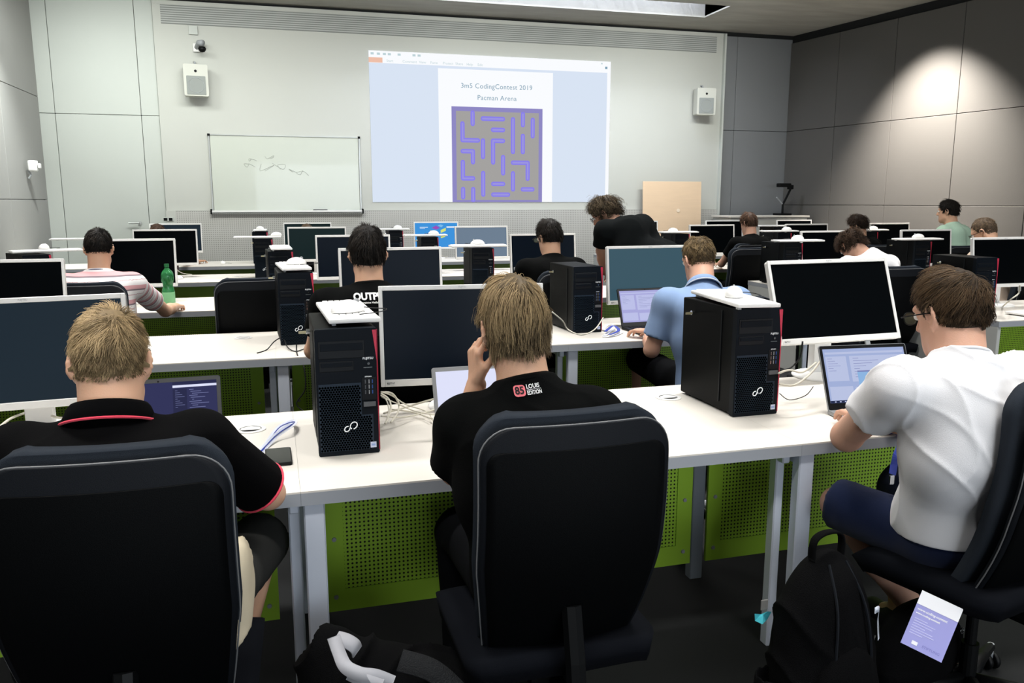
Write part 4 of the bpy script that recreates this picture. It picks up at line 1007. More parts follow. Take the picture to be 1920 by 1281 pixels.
def hand(pr, Wp, d, n, side, curl=.6, s=1.0, spread=.1, grip=None):
    """Wp wrist, d towards the fingers, n palm side normal, side +1/-1 where the thumb is (along d x n)"""
    d = d/np.linalg.norm(d); n = n-d*(n @ d); n /= np.linalg.norm(n); t = np.cross(d, n)*side
    ks = []
    for i, o in enumerate((.031, .0105, -.0105, -.030)):
        k0 = Wp+d*.025*s+t*o*.55*s; k1 = Wp+d*(.092-.006*abs(i-1))*s+t*o*s
        pr.append(('c', k0, k1, .0125*s, .0105*s, .012)); ks.append(k1)
    for i, (k1, L) in enumerate(zip(ks, (.072, .080, .074, .058))):
        a = 0; p = k1; r = .0088*s
        dd = d+t*(1.5-i)*spread*.5; dd /= np.linalg.norm(dd)
        for j, (f, c_) in enumerate(((.45, .55), (.3, 1.0), (.25, .8))):
            a += curl*c_; v = dd*math.cos(a)+n*math.sin(a); q = p+v*L*f*s
            pr.append(('c', p, q, r, r*.92, .0035 if j == 0 else .002)); p = q; r *= .92
    p0 = Wp+d*.02*s+t*.018*s; p1 = Wp+d*.052*s+t*.042*s+n*.012*s; p2 = p1+(d*.8+t*.35+n*.3*(1+curl))*.034*s; p3 = p2+(d*.9-t*.05+n*.35*(1+curl))*.027*s
    pr += [('c', p0, p1, .014*s, .012*s, .012), ('c', p1, p2, .0108*s, .0098*s, .003), ('c', p2, p3, .0098*s, .0085*s, .002)]
def head_prims(pr, Hm, fine=True, neckp=None):
    """Hm: 4x4 numpy matrix of the head (x right, y forward, z up)"""
    R = Hm[:3, :3]; C0 = Hm[:3, 3]
    L = lambda *p: C0+R @ (V3(*p)*V3(.93, .97, .98))
    def Rr(ax_, an): return R @ np.array(Matrix.Rotation(an, 3, ax_))
    pr.append(('e', L(0, -.010, .038), R, (.0685, .092, .082), .015))
    pr.append(('e', L(0, -.045, .015), R, (.058, .056, .062), .02))
    pr.append(('e', L(0, .032, -.030), R, (.055, .058, .076), .02))
    pr.append(('e', L(0, .050, -.078), R, (.040, .040, .034), .025))
    pr.append(('c', L(-.045, .015, -.065), L(0, .068, -.096), .018, .016, .025)); pr.append(('c', L(.045, .015, -.065), L(0, .068, -.096), .018, .016, .025))
    if fine:
        pr += [('c', L(0, .090, .018), L(0, .108, -.022), .008, .0115, .012), ('c', L(-.012, .095, -.026), L(.012, .095, -.026), .0075, .0075, .006),
               ('c', L(-.036, .078, .032), L(.036, .078, .032), .011, .011, .018),
               ('c', L(-.018, .083, -.052), L(.018, .083, -.052), .0065, .0065, .006), ('c', L(-.016, .081, -.063), L(.016, .081, -.063), .007, .007, .006),
               ('-', ('e', L(-.031, .092, .012), R, (.014, .014, .009), .012)), ('-', ('e', L(.031, .092, .012), R, (.014, .014, .009), .012)),
               ('e', L(-.031, .074, .012), R, (.013, .012, .012), .003), ('e', L(.031, .074, .012), R, (.013, .012, .012), .003)]
    for s in (-1, 1):
        pts = []
        for i in range(9):
            a = math.radians(-60+i*37)*1.0
            u, v = .0155*math.cos(a), .029*math.sin(a)      # along head -y (back) and z
            out = .008+.010*max(0, math.cos(a))
            pts.append(L(s*(.074+out), -.010-u*1.0+(.003 if v > 0 else .0), .000+v))
        for i in range(7): pr.append(('c', pts[i], pts[i+1], .0046, .0046, .004))
        pr.append(('e', L(s*.079, -.010, .000), Rr('Z', s*.35), (.0045, .015, .025), .008))
        pr.append(('e', L(s*.080, -.002, -.027), R, (.0055, .008, .010), .006))
def hair_obj(parent, body_bvh, Hm, style, hm, n=5000):
    """strand hair; every strand a thin tapered tube hugging the skull"""
    st = dict(nape=-.062, front=.072, side=-.012, H=.016, ln=.045, curl=0, spike=.0, fade=0, whorl=(0.0, -.055, .11), w=.0011, seg=5, fwd=.0, clump=.5, shell=.55, vol=0, droop=.3, wig=.35, fz=.07, tail=.014, vee=.008, zs=3.2); st.update(style)
    R = Matrix([list(r[:3]) for r in Hm[:3]]); C0 = Vector(Hm[:3, 3]); Ri = R.transposed()
    cen = C0+R @ Vector((0, -.008, .03))
    def region(d):       # d local direction -> minimum z allowed on the local skull
        az = abs(math.degrees(math.atan2(d.x, -d.y)))
        tab = ((0, st['nape']), (35, st['nape']+st['vee']), (62, st['side']-.030), (78, st['side']+.004), (98, st['side']+.022), (112, st['side']+.012), (125, .030), (145, st['front']-.012), (180, st['front']))
        for (a0, z0), (a1, z1) in zip(tab, tab[1:]):
            if a0 <= az <= a1: return z0+(z1-z0)*(az-a0)/(a1-a0)
        return st['front']
    Wl = Vector(st['whorl']); SX = lambda nl: 1-.55*abs(nl.x)
    verts = []; faces = []; shade = []
    from mathutils import noise as NZ
    def surf(dl):
        hit = body_bvh.ray_cast(cen+R @ dl*.2, -(R @ dl), .2)
        return hit[0], hit[1]
    # under shell
    nu, nv = 56, 36
    gi = {}
    for j in range(nv+1):
        th_ = PI*j/nv*.80
        for i in range(nu):
            ph_ = 2*PI*i/nu; dl = Vector((math.sin(th_)*math.sin(ph_), -math.sin(th_)*math.cos(ph_), math.cos(th_)))
            p, nn = surf(dl)
            if p is None: continue
            q = Ri @ (p-C0); mz = region(q)
            if q.z < mz+.009: continue
            k = min(1, max(0, (q.z-mz)/st['fz']))
            hh = st['H']*st['shell']*k+.0006
            if q.z < .055 and abs(q.x) > .055: hh *= max(.2, (q.z+.01)/.065)
            if abs(q.x) > .068 and q.z < .035 and -.035 < q.y < .02: hh = min(hh, .003)
            hh *= (.8+.4*NZ.noise(p*45))*SX(Ri @ nn)
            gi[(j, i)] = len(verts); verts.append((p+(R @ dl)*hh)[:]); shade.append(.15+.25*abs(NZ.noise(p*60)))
    for j in range(nv):
        for i in range(nu):
            k = [(j, i), (j+1, i), (j+1, (i+1) % nu), (j, (i+1) % nu)]
            if all(x in gi for x in k): faces.append([gi[x] for x in k])
    made = 0; tries = 0
    S = st['seg']
    while made < n and tries < n*6:
        tries += 1
        z = random.uniform(-.62, 1); a = random.uniform(0, 2*PI); rr = math.sqrt(1-z*z); dl = Vector((rr*math.cos(a), rr*math.sin(a), z))
        p, nn = surf(dl)
        if p is None: continue
        q = Ri @ (p-C0); mz = region(q)
        if q.z < mz+random.uniform(-.002, .004): continue
        if abs(q.x) > .074 and -.032 < q.y < .012 and q.z < .030: continue
        made += 1
        k = min(1, max(.0, (q.z-mz)/st['fz']))
        fd = (.10+.90*k**1.3) if st['fade'] else (.55+.45*k)
        ln = st['ln']*fd*random.uniform(.7, 1.15); H_ = st['H']*(fd if st['fade'] else (.12+.88*k))*random.uniform(.25, 1.0)
        ln = min(ln, max(.006, (q.z-mz)*1.15+st['tail']))
        azq = abs(math.degrees(math.atan2(q.x, -q.y)))
        if azq > 55 and q.z > .02: ln = min(ln, (q.z-.020)*1.05+.010)
        if azq > 55 and q.z < .055: H_ *= max(.25, (q.z+.01)/.065)
        NL = Vector(NZ.noise_vector(q*42))*st['clump']; H_ *= 1+.75*NZ.noise(q*60+Vector((5, 3, 1)))
        tl = (q-Wl); tl = tl.normalized()+Vector((0, st['fwd'], -st['droop']))+NL+Vector((random.gauss(0, 1), random.gauss(0, 1), random.gauss(0, 1)))*.12*st['wig']*2
        base = len(verts); pos = p.copy(); sh = min(1, max(0, .30+1.1*NZ.noise(q*55)+random.gauss(0, .20)+(q.z-.02)*st['zs']))  # strands lighter toward the crown: light from above put into the colour
        prev = None; f1, f2 = random.uniform(0, 6), random.uniform(2.2, 3.4)
        for s in range(S+1):
            t = s/S
            loc, nrm_, _, _ = body_bvh.find_nearest(pos)
            if loc is None: loc, nrm_ = pos, nn
            g = R @ tl; g = g-nrm_*g.dot(nrm_)
            if g.length < 1e-4: g = nrm_.orthogonal()
            g.normalize()
            h = (H_*(1-(1-t)**2)+st['spike']*ln*t*t*.8)*SX(Ri @ nrm_)+.0008
            pt = loc+nrm_*h
            if st['curl']:
                sd = nrm_.cross(g); am = st['curl']*min(1, t*2.5); pt = pt+sd*math.sin(f1+t*f2*3)*am+nrm_*(math.cos(f1+t*f2*3)*am*.8+am*.5)+g*math.sin(f1*2+t*9)*am*.4
            wd = st['w']*(1-.75*t)
            sd = nrm_.cross(g); up_ = nrm_
            for an in (0, 2.094, 4.189):
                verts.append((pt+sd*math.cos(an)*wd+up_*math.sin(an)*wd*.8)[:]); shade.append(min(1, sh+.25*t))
            if s < S:
                pos = loc+g*(ln/S)
                # hang freely past the hairline
                if st['nape'] < -1: pass
        for s in range(S):
            for e in range(3):
                a0 = base+s*3+e; a1 = base+s*3+(e+1) % 3; faces.append([a0, a1, a1+3, a0+3])
    me = bpy.data.meshes.new('hair'); me.from_pydata(verts, [], faces); me.materials.append(hm)
    at = me.attributes.new('shade', 'FLOAT', 'POINT'); at.data.foreach_set('value', shade)
    me.polygons.foreach_set('use_smooth', [True]*len(me.polygons)); me.update()
    return meshobj(me, 'hair', parent)
def bvh(me):
    n = len(me.vertices); co = np.zeros(n*3, np.float32); me.vertices.foreach_get('co', co)
    return BVHTree.FromPolygons([tuple(c) for c in co.reshape(-1, 3).tolist()], [tuple(p.vertices) for p in me.polygons])
def hmat(loc, yaw=0, pitch=0, roll=0):
    M = T(Vector(loc)) @ RZ(yaw) @ RX(-pitch) @ RY(roll); return np.array(M)
def arr(v): return np.array(v[:], float)
EYE_ME = [None]
def eyes(parent, Hm):
    if EYE_ME[0] is None:
        b = MB(); b.lathe([(0, -.0115)]+[(.0115*math.cos(a), .0115*math.sin(a)) for a in [-1.2, -.6, 0, .5, .9]]+[(.005, .0104)], mat('eye_white', 'e8e4de', .2), 16)
        b.lathe([(.0052, .0103), (.0022, .0113)], mat('brown_iris', '3c2a1c', .2), 12); b.lathe([(.0022, .0113), (0, .0115)], M_black, 10)
        EYE_ME[0] = b.mesh('eye', True)
    Hq = Matrix([list(r) for r in Hm])
    for s in (-1, 1):
        o = meshobj(EYE_ME[0], 'eye', parent); o.matrix_local = Hq @ T(s*.031, .0775, .012) @ RX(-PI/2)
def glasses(parent, Hm, rimm, lens=(.026, .018)):
    A = Matrix([list(r) for r in Hm])
    b = MB()
    for s in (-1, 1):
        P = [(s*.033+lens[0]*(abs(math.cos(a))**.8)*math.copysign(1, math.cos(a)), .104-.35*(abs(s*.033+lens[0]*math.cos(a))-.03)**1*.25, .010+lens[1]*(abs(math.sin(a))**.8)*math.copysign(1, math.sin(a))) for a in [2*PI*i/22 for i in range(22)]]
        b.tube(P, .0017, rimm, 6, A, closed=True)
        b.tube([(s*.060, .100, .016), (s*.077, .090, .014), (s*.081, .03, .012), (s*.080, -.010, .008), (s*.078, -.028, -.006)], .0021, rimm, 6, A, smooth=3)
    b.tube([(-.008, .106, .014), (0, .109, .016), (.008, .106, .014)], .0018, rimm, 6, A)
    o = b.obj('glasses', parent, True)
    g = mat('glasses_lens', 'c8dcc0', .05, spec=.3); g.node_tree.nodes['Principled BSDF'].inputs['Alpha'].default_value = .18
    b = MB()
    for s in (-1, 1): b.add([A @ Vector((s*.033+lens[0]*.95*math.cos(a), .1035, .010+lens[1]*.95*math.sin(a))) for a in [2*PI*i/16 for i in range(16)]], [list(range(16))], g)
    b.obj('lens', o)
def torso_prims(N, Cc, P, SL, SR, infl=0.0, belly=.0, k=.06, waist=1.0):
    """N neck base, Cc chest centre, P pelvis, shoulders"""
    x = (SR-SL)/np.linalg.norm(SR-SL)
    pr = []
    for s in (-1, 1):
        pr.append(('c', Cc+x*s*.075+V3(0, 0, .06), Cc+x*s*.082-V3(0, 0, .05), .100+infl, .102+infl, k))
        pr.append(('c', Cc+x*s*.080-V3(0, 0, .04), P+x*s*.075*waist+V3(0, 0, .04), .100+infl, .105*waist+infl, k))
        S_ = SR if s > 0 else SL
        pr.append(('c', S_*.94+N*.06, Cc+x*s*.06+V3(0, 0, .05), .062+infl, .09+infl, k))
        pr.append(('c', N*.9+S_*.1-V3(0, 0, .02), S_-V3(0, 0, .012), .050+infl*.6, .056+infl, .04))
    pr.append(('c', P-x*.06, P+x*.06, .115+infl, .115+infl, k))
    return pr
def sleeve_group(S_, E_, frac, infl=.010, wide=.008, r0=.060, r1=.050):
    d = E_-S_; L = np.linalg.norm(d); d = d/L; end = S_+d*L*frac
    over = S_+d*L*(frac+.3)
    return ('g', [('c', S_, over, r0+infl, r1+infl+wide, .01), ('h', end, d)], .03)
def person(label, head, hyaw, hpitch, hroll, N, Cc, P, SL, SR, armL, armR, legs, shirt, trousers, skn, hairspec, hairm, nh, res=.012, zf=None, sleeve=.55, shorts=None, fine=True, foldamp=.004, foldseed=1, collar=None, hemz=None, arm_r=(.045, .038, .026), infl=.012, glassmat=None, belly=0, group=None, waist=1.0, nr=.055, strip=None, hscale=1, shoes=True, hemcut=None, foldscale=1.0):
    """arm = (elbow, wrist, hand direction, palm normal, thumb side, curl) ; legs = [(hip, knee, ankle, toe)]"""
    root = thing('person', label, 'person', (P[0], P[1], 0), 0, group); org = V3(P[0], P[1], 0)
    A_ = lambda v: np.array(v, float)-org
    N, Cc, P2, SL, SR = A_(N), A_(Cc), A_(P), A_(SL), A_(SR)
    Hm = hmat(Vector(A_(head)), hyaw, hpitch, hroll)
    L = lambda *p: Hm[:3, 3]+Hm[:3, :3] @ V3(*p)
    pr = []
    head_prims(pr, Hm, fine)
    pr.append(('c', L(0, -.030, -.035), N+V3(0, -.005, -.03), nr, nr+.006, .03))
    pr.append(('c', L(0, -.012, -.045), N+V3(0, .02, -.02), nr-.006, nr, .03))
    pr += torso_prims(N, Cc, P2, SL, SR, -.012, waist=waist)
    for arm, S_ in ((armL, SL), (armR, SR)):
        if arm is None: continue
        E_, Wr = A_(arm[0]), A_(arm[1]); ra, re, rw = arm_r
        pr.append(('c', S_, E_, ra+.008, re, .03)); pr.append(('c', E_, E_*.55+Wr*.45, re+.001, re-.001, .02)); pr.append(('c', E_*.6+Wr*.4, Wr, re-.002, rw, .02))
        if arm[2] is not None: hand(pr, Wr, np.array(arm[2], float), np.array(arm[3], float), arm[4], arm[5])
    LG = [[A_(q) for q in lg] for lg in legs]
    for hp, kn, an, toe in LG:
        pr.append(('c', hp, kn, .07, .052, .03)); pr.append(('c', kn, kn*.5+an*.5, .052, .052, .02)); pr.append(('c', kn*.5+an*.5, an, .052, .036, .02))
        pr.append(('c', an, toe, .036, .028, .015))
    me = sdf_mesh(pr, res, skn, 'body', zfine=zf); body = meshobj(me, 'body', root)
    # shirt
    sp = torso_prims(N, Cc, P2, SL, SR, infl-.004, waist=waist)
    neck_n = L(0, -.02, .0)-N; neck_n /= np.linalg.norm(neck_n)
    g = [('g', sp, .02)]
    hz = P2[2]-.03 if hemz is None else hemz
    sp.append(('c', N-neck_n*.10, N-neck_n*.035, nr+.035, nr+.020, .05))
    nkg = ('g', [('c', N-neck_n*.08, N+neck_n*.05, nr+.022, nr+.012, .02), ('h', N+neck_n*.020, neck_n)], .035)
    shp = [nkg, ('g', sp+[('h', V3(0, 0, hz), V3(0, 0, -1) if hemcut is None else np.array(hemcut, float))], .02)]
    for arm, S_ in ((armL, SL), (armR, SR)):
        if arm is None: shp.append(sleeve_group(S_, S_+V3(0, .02, -.3), sleeve, infl)); continue
        shp.append(sleeve_group(S_, A_(arm[0]), sleeve, infl, r0=arm_r[0]+.014, r1=arm_r[1]+.008))
    fo = folds(foldamp, foldseed, foldscale)
    sm = sdf_mesh(shp, res, shirt, 'shirt', disp=fo, zfine=zf); so = meshobj(sm, 'shirt', root)
    if strip: strip(so, org)
    # collar ring
    ax_ = Vector(neck_n); a = ax_.orthogonal().normalized(); a = Vector((1, 0, 0)); a = (a-ax_*a.dot(ax_)).normalized(); bb = ax_.cross(a)
    ctr = Vector(N)+ax_*.028
    cm = collar[0] if collar else (shirt if not isinstance(shirt, list) else shirt[0])
    b = MB(); rr = nr+.014
    if collar and collar[1] == 'polo':
        vs = []; fs = []; n_ = 40
        prof = [(rr+.000, -.012), (rr+.000, .014), (rr+.005, .020), (rr+.011, .012), (rr+.024, -.022), (rr+.020, -.026), (rr+.008, .006)]
        for i in range(n_):
            an = 2*PI*i/n_
            for (r_, z_) in prof: vs.append(ctr+(a*math.cos(an)*1.0+bb*math.sin(an)*1.05)*r_+ax_*z_)
        k_ = len(prof)
        for i in range(n_):
            for j in range(k_-1): fs.append([i*k_+j, ((i+1) % n_)*k_+j, ((i+1) % n_)*k_+j+1, i*k_+j+1])
        b.add(vs, fs, cm); co = b.obj('collar', root, True)
        if len(collar) > 2:
            b = MB(); b.tube([ctr+(a*math.cos(2*PI*i/n_)+bb*math.sin(2*PI*i/n_)*1.05)*(rr+.025)+ax_*(-.024) for i in range(n_)], .0032, collar[2], 6, closed=True); b.obj('collar_trim', co)
    else:
        b.tube([ctr+(a*math.cos(2*PI*i/36)+bb*math.sin(2*PI*i/36)*1.06)*(rr-.001)+ax_*(-.012) for i in range(36)], .0045, cm, 8, closed=True); b.obj('collar', root, True)
    if collar and len(collar) > 2 and collar[2]:
        for arm, S_ in ((armL, SL), (armR, SR)):
            if arm is None: continue
            E_ = A_(arm[0]); d = Vector(E_-S_); Ls = d.length; d.normalize(); c_ = Vector(S_)+d*Ls*sleeve; u = d.orthogonal().normalized(); v = d.cross(u)
            r_ = (arm_r[0]+.014)*(1-sleeve/(sleeve+.3))+(arm_r[1]+.008+.008)*(sleeve/(sleeve+.3))+infl
            b = MB(); b.tube([c_+(u*math.cos(2*PI*i/30)+v*math.sin(2*PI*i/30))*r_ for i in range(30)], .0036, collar[2], 6, closed=True); b.obj('sleeve_trim', root, True)
    # trousers
    tp = []
    for hp, kn, an, toe in LG:
        if shorts is None: tp.append(('g', [('c', hp, kn, .088, .066, .02), ('c', kn, an, .066, .052, .02), ('h', an, an-kn)], .03))
        else:
            d = kn-hp; tp.append(('g', [('c', hp, kn+d*.15, .09, .080, .02), ('h', hp+d*shorts, d)], .03))
    tp.append(('c', P2-V3(.06, 0, .01), P2+V3(.06, 0, -.01), .118, .118, .04))
    meshobj(sdf_mesh(tp, max(res, .009), trousers, 'trousers', disp=folds(.004, foldseed+5)), 'trousers' if shorts is None else 'shorts', root)
    if shoes:
        for hp, kn, an, toe in LG:
            d = toe-an; d[2] = 0; d = d/max(1e-6, np.linalg.norm(d)); fl = V3(an[0], an[1], max(.045, an[2]-.04))
            meshobj(sdf_mesh([('c', fl-d*.05, fl+d*.13-V3(0, 0, .008), .042, .036, .03), ('c', fl+V3(0, 0, .03), fl+d*.02, .045, .045, .03)], .009, M_shoe, 'shoe'), 'shoe', root)
    bv = bvh(me)
    hair_obj(root, bv, Hm, hairspec, hairm, nh)
    if fine: eyes(root, Hm)
    if glassmat: glasses(root, Hm, glassmat)
    return root, so, Hm, org
def print_on(so, items, origin, right, up, look, off=.0022, name='shirt_print'):
    """project flat shapes (2D, metres) onto the garment"""
    me = so.data; bv = bvh(me); b = MB()
    for (mb2, ox, oy) in items:
        vs = []
        for (x, y, z) in mb2.v:
            o = origin+right*(x+ox)+up*(y+oy)-look*.3
            h = bv.ray_cast(o, look, .8); vs.append((h[0]-look*off) if h[0] else o+look*.3)
        for k, mm in enumerate(mb2.mats): pass
        base = len(b.v); b.v += [tuple(v) for v in vs]
        for f, mi_ in zip(mb2.f, mb2.m): b.f.append([i+base for i in f]); b.m.append(b.mi(mb2.mats[mi_]))
    o = b.obj(name, so); return o

SEAT = .50
def seated(label, hx, hy, hz, shirt, skn, hairm, spec, nh=900, lean=.12, hyaw=0, hpitch=.25, hroll=0, byaw=0, res=.013, trousers=None, sleeve=.55, arms=('desk', 'desk'), glassmat=None, sw=.185, fine=True, seed=1, collar=None, stand=False, nup=0, nback=0, nx=0, seatlabel=None, **kw):
    """generic seated person given the head centre; facing +y"""
    R2 = lambda x, y: (x*math.cos(byaw)-y*math.sin(byaw), x*math.sin(byaw)+y*math.cos(byaw))
    def at_(x, y, z): a, b_ = R2(x, y); return V3(hx+a, hy+b_, z)
    N = at_(0, -.055-.05*math.sin(hpitch), hz-.147); Cc = at_(0, -.085-lean*.35, hz-.31); P = at_(0, -.10-lean*1.1, .57)
    SL = at_(-sw+nx, -.06-lean*.1-nback, hz-.215+nup); SR = at_(sw+nx, -.06-lean*.1-nback, hz-.215+nup); N = N+at_(nx, -nback, nup)-V3(hx, hy, 0); Cc = Cc+at_(nx, -nback*1.2, nup*.8)-V3(hx, hy, 0)
    if seatlabel:
        c_ = at_(0, -.10-lean*1.1-.24, 0); chair(c_[0], c_[1], byaw, seatlabel, 'occupied office chairs')
    out = []
    for s, a in ((-1, arms[0]), (1, arms[1])):
        if a == 'desk':
            E_ = at_(s*.25, .10, max(.79, hz-.44)); Wr = at_(s*.13, .34, .79); out.append((E_, Wr, R2(-s*.15, 1)+(-.05,), (0, 0, -1), s*1, .45))
        else: out.append(a)
    legs = []
    for s in (-1, 1): legs.append((at_(s*.09, -.08-lean, .53), at_(s*.13, .33, .54), at_(s*.13, .33, .10), at_(s*.14, .45, .05)))
    if stand:
        P = at_(0, -.22, .86); legs = [(at_(s*.09, -.22, .82), at_(s*.10, -.16, .46), at_(s*.11, -.22, .09), at_(s*.12, -.08, .04)) for s in (-1, 1)]
    return person(label, (hx, hy, hz), byaw+hyaw, hpitch, hroll, N, Cc, P, SL, SR, out[0], out[1], legs, shirt, trousers or M_trous, skn, spec, hairm, nh, res=res, fine=fine, sleeve=sleeve, glassmat=glassmat, foldseed=seed, collar=collar, **kw)
# ================================================================== PEOPLE
HS_BLOND = dict(nape=-.046, side=-.014, H=.024, ln=.040, fade=1, whorl=(.022, -.050, .112), w=.0010, spike=.25, fwd=.55, droop=.10, clump=.9, fz=.10, shell=.45, wig=.7)
HS_ASH = dict(nape=-.058, side=-.030, H=.032, ln=.075, fade=0, whorl=(.012, -.040, .118), w=.0011, seg=7, droop=.6, clump=.75, shell=.6, wig=.6, fz=.05, tail=.028, spike=.06, vee=.026, zs=6.0)
HS_BROWN = dict(nape=-.066, side=-.016, H=.030, ln=.055, fade=1, whorl=(.02, -.060, .105), w=.0011, spike=.12, fwd=.6, droop=.15, clump=1.0, seg=6, fz=.09, shell=.5, wig=.7)
HS_SHORT = dict(nape=-.062, side=-.018, H=.018, ln=.028, w=.0022, seg=3, spike=.3, clump=1.1, fade=1, fz=.085)
HS_MED = dict(nape=-.070, side=-.022, H=.026, ln=.040, w=.0024, seg=4, spike=.3, clump=1.3, fz=.06, tail=.020)
HS_CURL = dict(nape=-.070, side=-.030, H=.036, ln=.06, w=.0024, seg=9, curl=.010, clump=1.2, spike=.3, fz=.05, tail=.025)
vm = lambda v: arr(v)
def P_(px, py, d): return arr(W(px, py, d))
def Zp(px, py, z): return arr(ZP(px, py, z))
# --- blond man, lower left
M_p1s = cloth('black_polo_cotton', '020203', .0)
M_trim = cloth('coral_trim', 'e0485c')
h = P_(209, 684, 1.84); N = P_(206, 800, 1.79); P0 = P_(215, 1150, 1.72); P0[2] = .56
Cc = (N*.62+P0*.38); Cc[1] -= .03
E1 = Zp(503, 925, .775); W1 = E1+V3(-.13, .24, .0)
person('blond man from behind in a black polo with coral trim, lower left', h, .03, .22, .0, N, Cc, P0, N+V3(-.185, -.01, -.055), N+V3(.185, .005, -.055),
       (N+V3(-.27, .13, -.26), N+V3(-.15, .38, -.27), (.1, 1, 0), (0, 0, -1), -1, .4), (E1, W1, (-.45, 1, -.03), (0, 0, -1), 1, .4),
       [(P0+V3(-.09, .03, -.02), P0+V3(-.17, .42, -.03), P0+V3(-.17, .42, -.46), P0+V3(-.17, .55, -.52)), (P0+V3(.10, .03, -.02), Zp(492, 1010, .55), Zp(492, 1010, .55)+V3(-.15, -.20, -.44), Zp(492, 1010, .55)+V3(-.14, -.08, -.50))],
       M_p1s, cloth('olive_grey_shorts', '333331', .0), SK1, HS_BLOND, HM['blond'], 9000, res=.0055, zf=(1.06, .0042), sleeve=.86, shorts=1.0, collar=(M_p1s, 'polo', M_trim), foldamp=.003, foldseed=3, nr=.060, hemz=None)
p1 = bpy.data.objects['person']; q = P_(450, 1085, 1.76)-arr(p1.location)
meshobj(sdf_mesh([('e', q, None, (.030, .09, .085), .02), ('e', q+V3(-.02, -.05, -.06), None, (.03, .06, .07), .03)], .008, cloth('beige_cloth', 'c9bda4', 0), 'beige_flap', disp=folds(.009, 77, 2.0)), 'beige_flap', p1)
# --- man resting his chin, lower middle
h = P_(963, 616, 2.0); N = P_(987, 728, 1.96); P0 = P_(1030, 1050, 2.0); P0[2] = .57
Cc = N*.62+P0*.38; Cc[1] -= .035
SLp = P_(872, 800, 1.99); SRp = P_(1112, 786, 1.96)
EL = P_(855, 880, 2.06); EL[2] = max(EL[2], .80); WL_ = P_(893, 722, 2.07)
p2, so2, H2m, o2 = person('ash blond man in a black T-shirt resting his chin on his left hand', h, .02, .16, -.06, N, Cc, P0, SLp, SRp,
       (EL, WL_, (-.03, .02, 1), (1, .1, -.1), -1, 1.15), (SRp+V3(.07, .10, -.25), SRp+V3(-.06, .33, -.23), (-.2, 1, 0), (0, 0, -1), 1, .5),
       [(P0+V3(-.09, .03, -.02), P0+V3(-.14, .42, -.02), P0+V3(-.14, .42, -.46), P0+V3(-.14, .55, -.52)), (P0+V3(.09, .03, -.02), P0+V3(.14, .42, -.02), P0+V3(.14, .42, -.46), P0+V3(.14, .55, -.52))],
       M_tee, M_trous, SK1, HS_ASH, HM['ash'], 9000, res=.0055, zf=(1.0, .0042), sleeve=.93, foldamp=.006, foldseed=8, nr=.056)
M_pw = mat('white_shirt_print', 'e6e6e4', .7); M_pr = mat('coral_shirt_print', 'e8747c', .7)
items = []
b = MB(); b.slab(rrect(.026, .025, .007), 0, .0001, M_pr); b.v = [(x, y, 0) for x, y, z in b.v]; items.append((b, -.017, 0))
b = textmesh('85', .040, M_black, bold=.0012, xs=.9); pass
p_or = Vector(P_(992, 734, 1.85)-o2)
lookv = Vector((.10, 1, -.10)).normalized()
b1 = textmesh('LOUIS', .0135, M_pw, align='LEFT', bold=.0003, xs=.85); b2 = textmesh('EDITION', .0125, M_pw, align='LEFT', bold=.0003, xs=.70); b3 = MB(); b3.quad((0, 0, 0), (.034, 0, 0), (.034, .0008, 0), (0, .0008, 0), M_pw)
Rt = Vector((math.cos(.02), 0, .11)).normalized(); Up = Vector((-.11, 0, 1)).normalized()
print_on(so2, items, p_or, Rt, Up, lookv, off=.0035, name='coral_badge'); 
print_on(so2, [(textmesh('85', .023, M_black, bold=.0007, xs=.9), -.017, 0)], p_or, Rt, Up, lookv, off=.0050, name='badge_number')
print_on(so2, [(b1, -.001, .007), (b2, -.001, -.007), (b3, -.001, -.0004)], p_or, Rt, Up, lookv, off=.0035)
# --- man in the white T-shirt, right
M_wtee = mat('white_cotton', 'e9e8ea', .85, bump=.15, bscale=500, sheen=.15)
h = P_(1780, 592, 2.27); N = P_(1802, 680, 2.20); P0 = V3(1.845, 1.80, .58)
Cc = N*.60+P0*.40; Cc[1] -= .055
EL = Zp(1588, 818, .80); 
person('brown haired man with glasses in a white T-shirt and navy shorts, lower right', h, .10, .30, .0, N, Cc, P0, N+V3(-.175, .02, -.060), N+V3(.19, -.02, -.06),
       (EL, EL+V3(.20, .19, -.005), (.25, 1, -.03), (0, 0, -1), -1, .5), (N+V3(.27, .12, -.27), N+V3(.16, .37, -.30), (-.25, 1, 0), (0, 0, -1), 1, .5),
       [(P0+V3(-.085, .04, -.05), Zp(1572, 945, .54), Zp(1722, 1155, .15), Zp(1722, 1155, .15)+V3(.04, -.10, -.10)), (P0+V3(.10, .04, -.05), P0+V3(.16, .44, -.05), P0+V3(.14, .36, -.48), P0+V3(.14, .48, -.54))],
       M_wtee, M_jean, SK2, HS_BROWN, HM['brown'], 9000, res=.0055, zf=(1.08, .0042), sleeve=.50, shorts=1.02, foldamp=.011, foldscale=1.5, foldseed=12, nr=.058, glassmat=M_black, arm_r=(.048, .043, .027), infl=.013, waist=1.0)
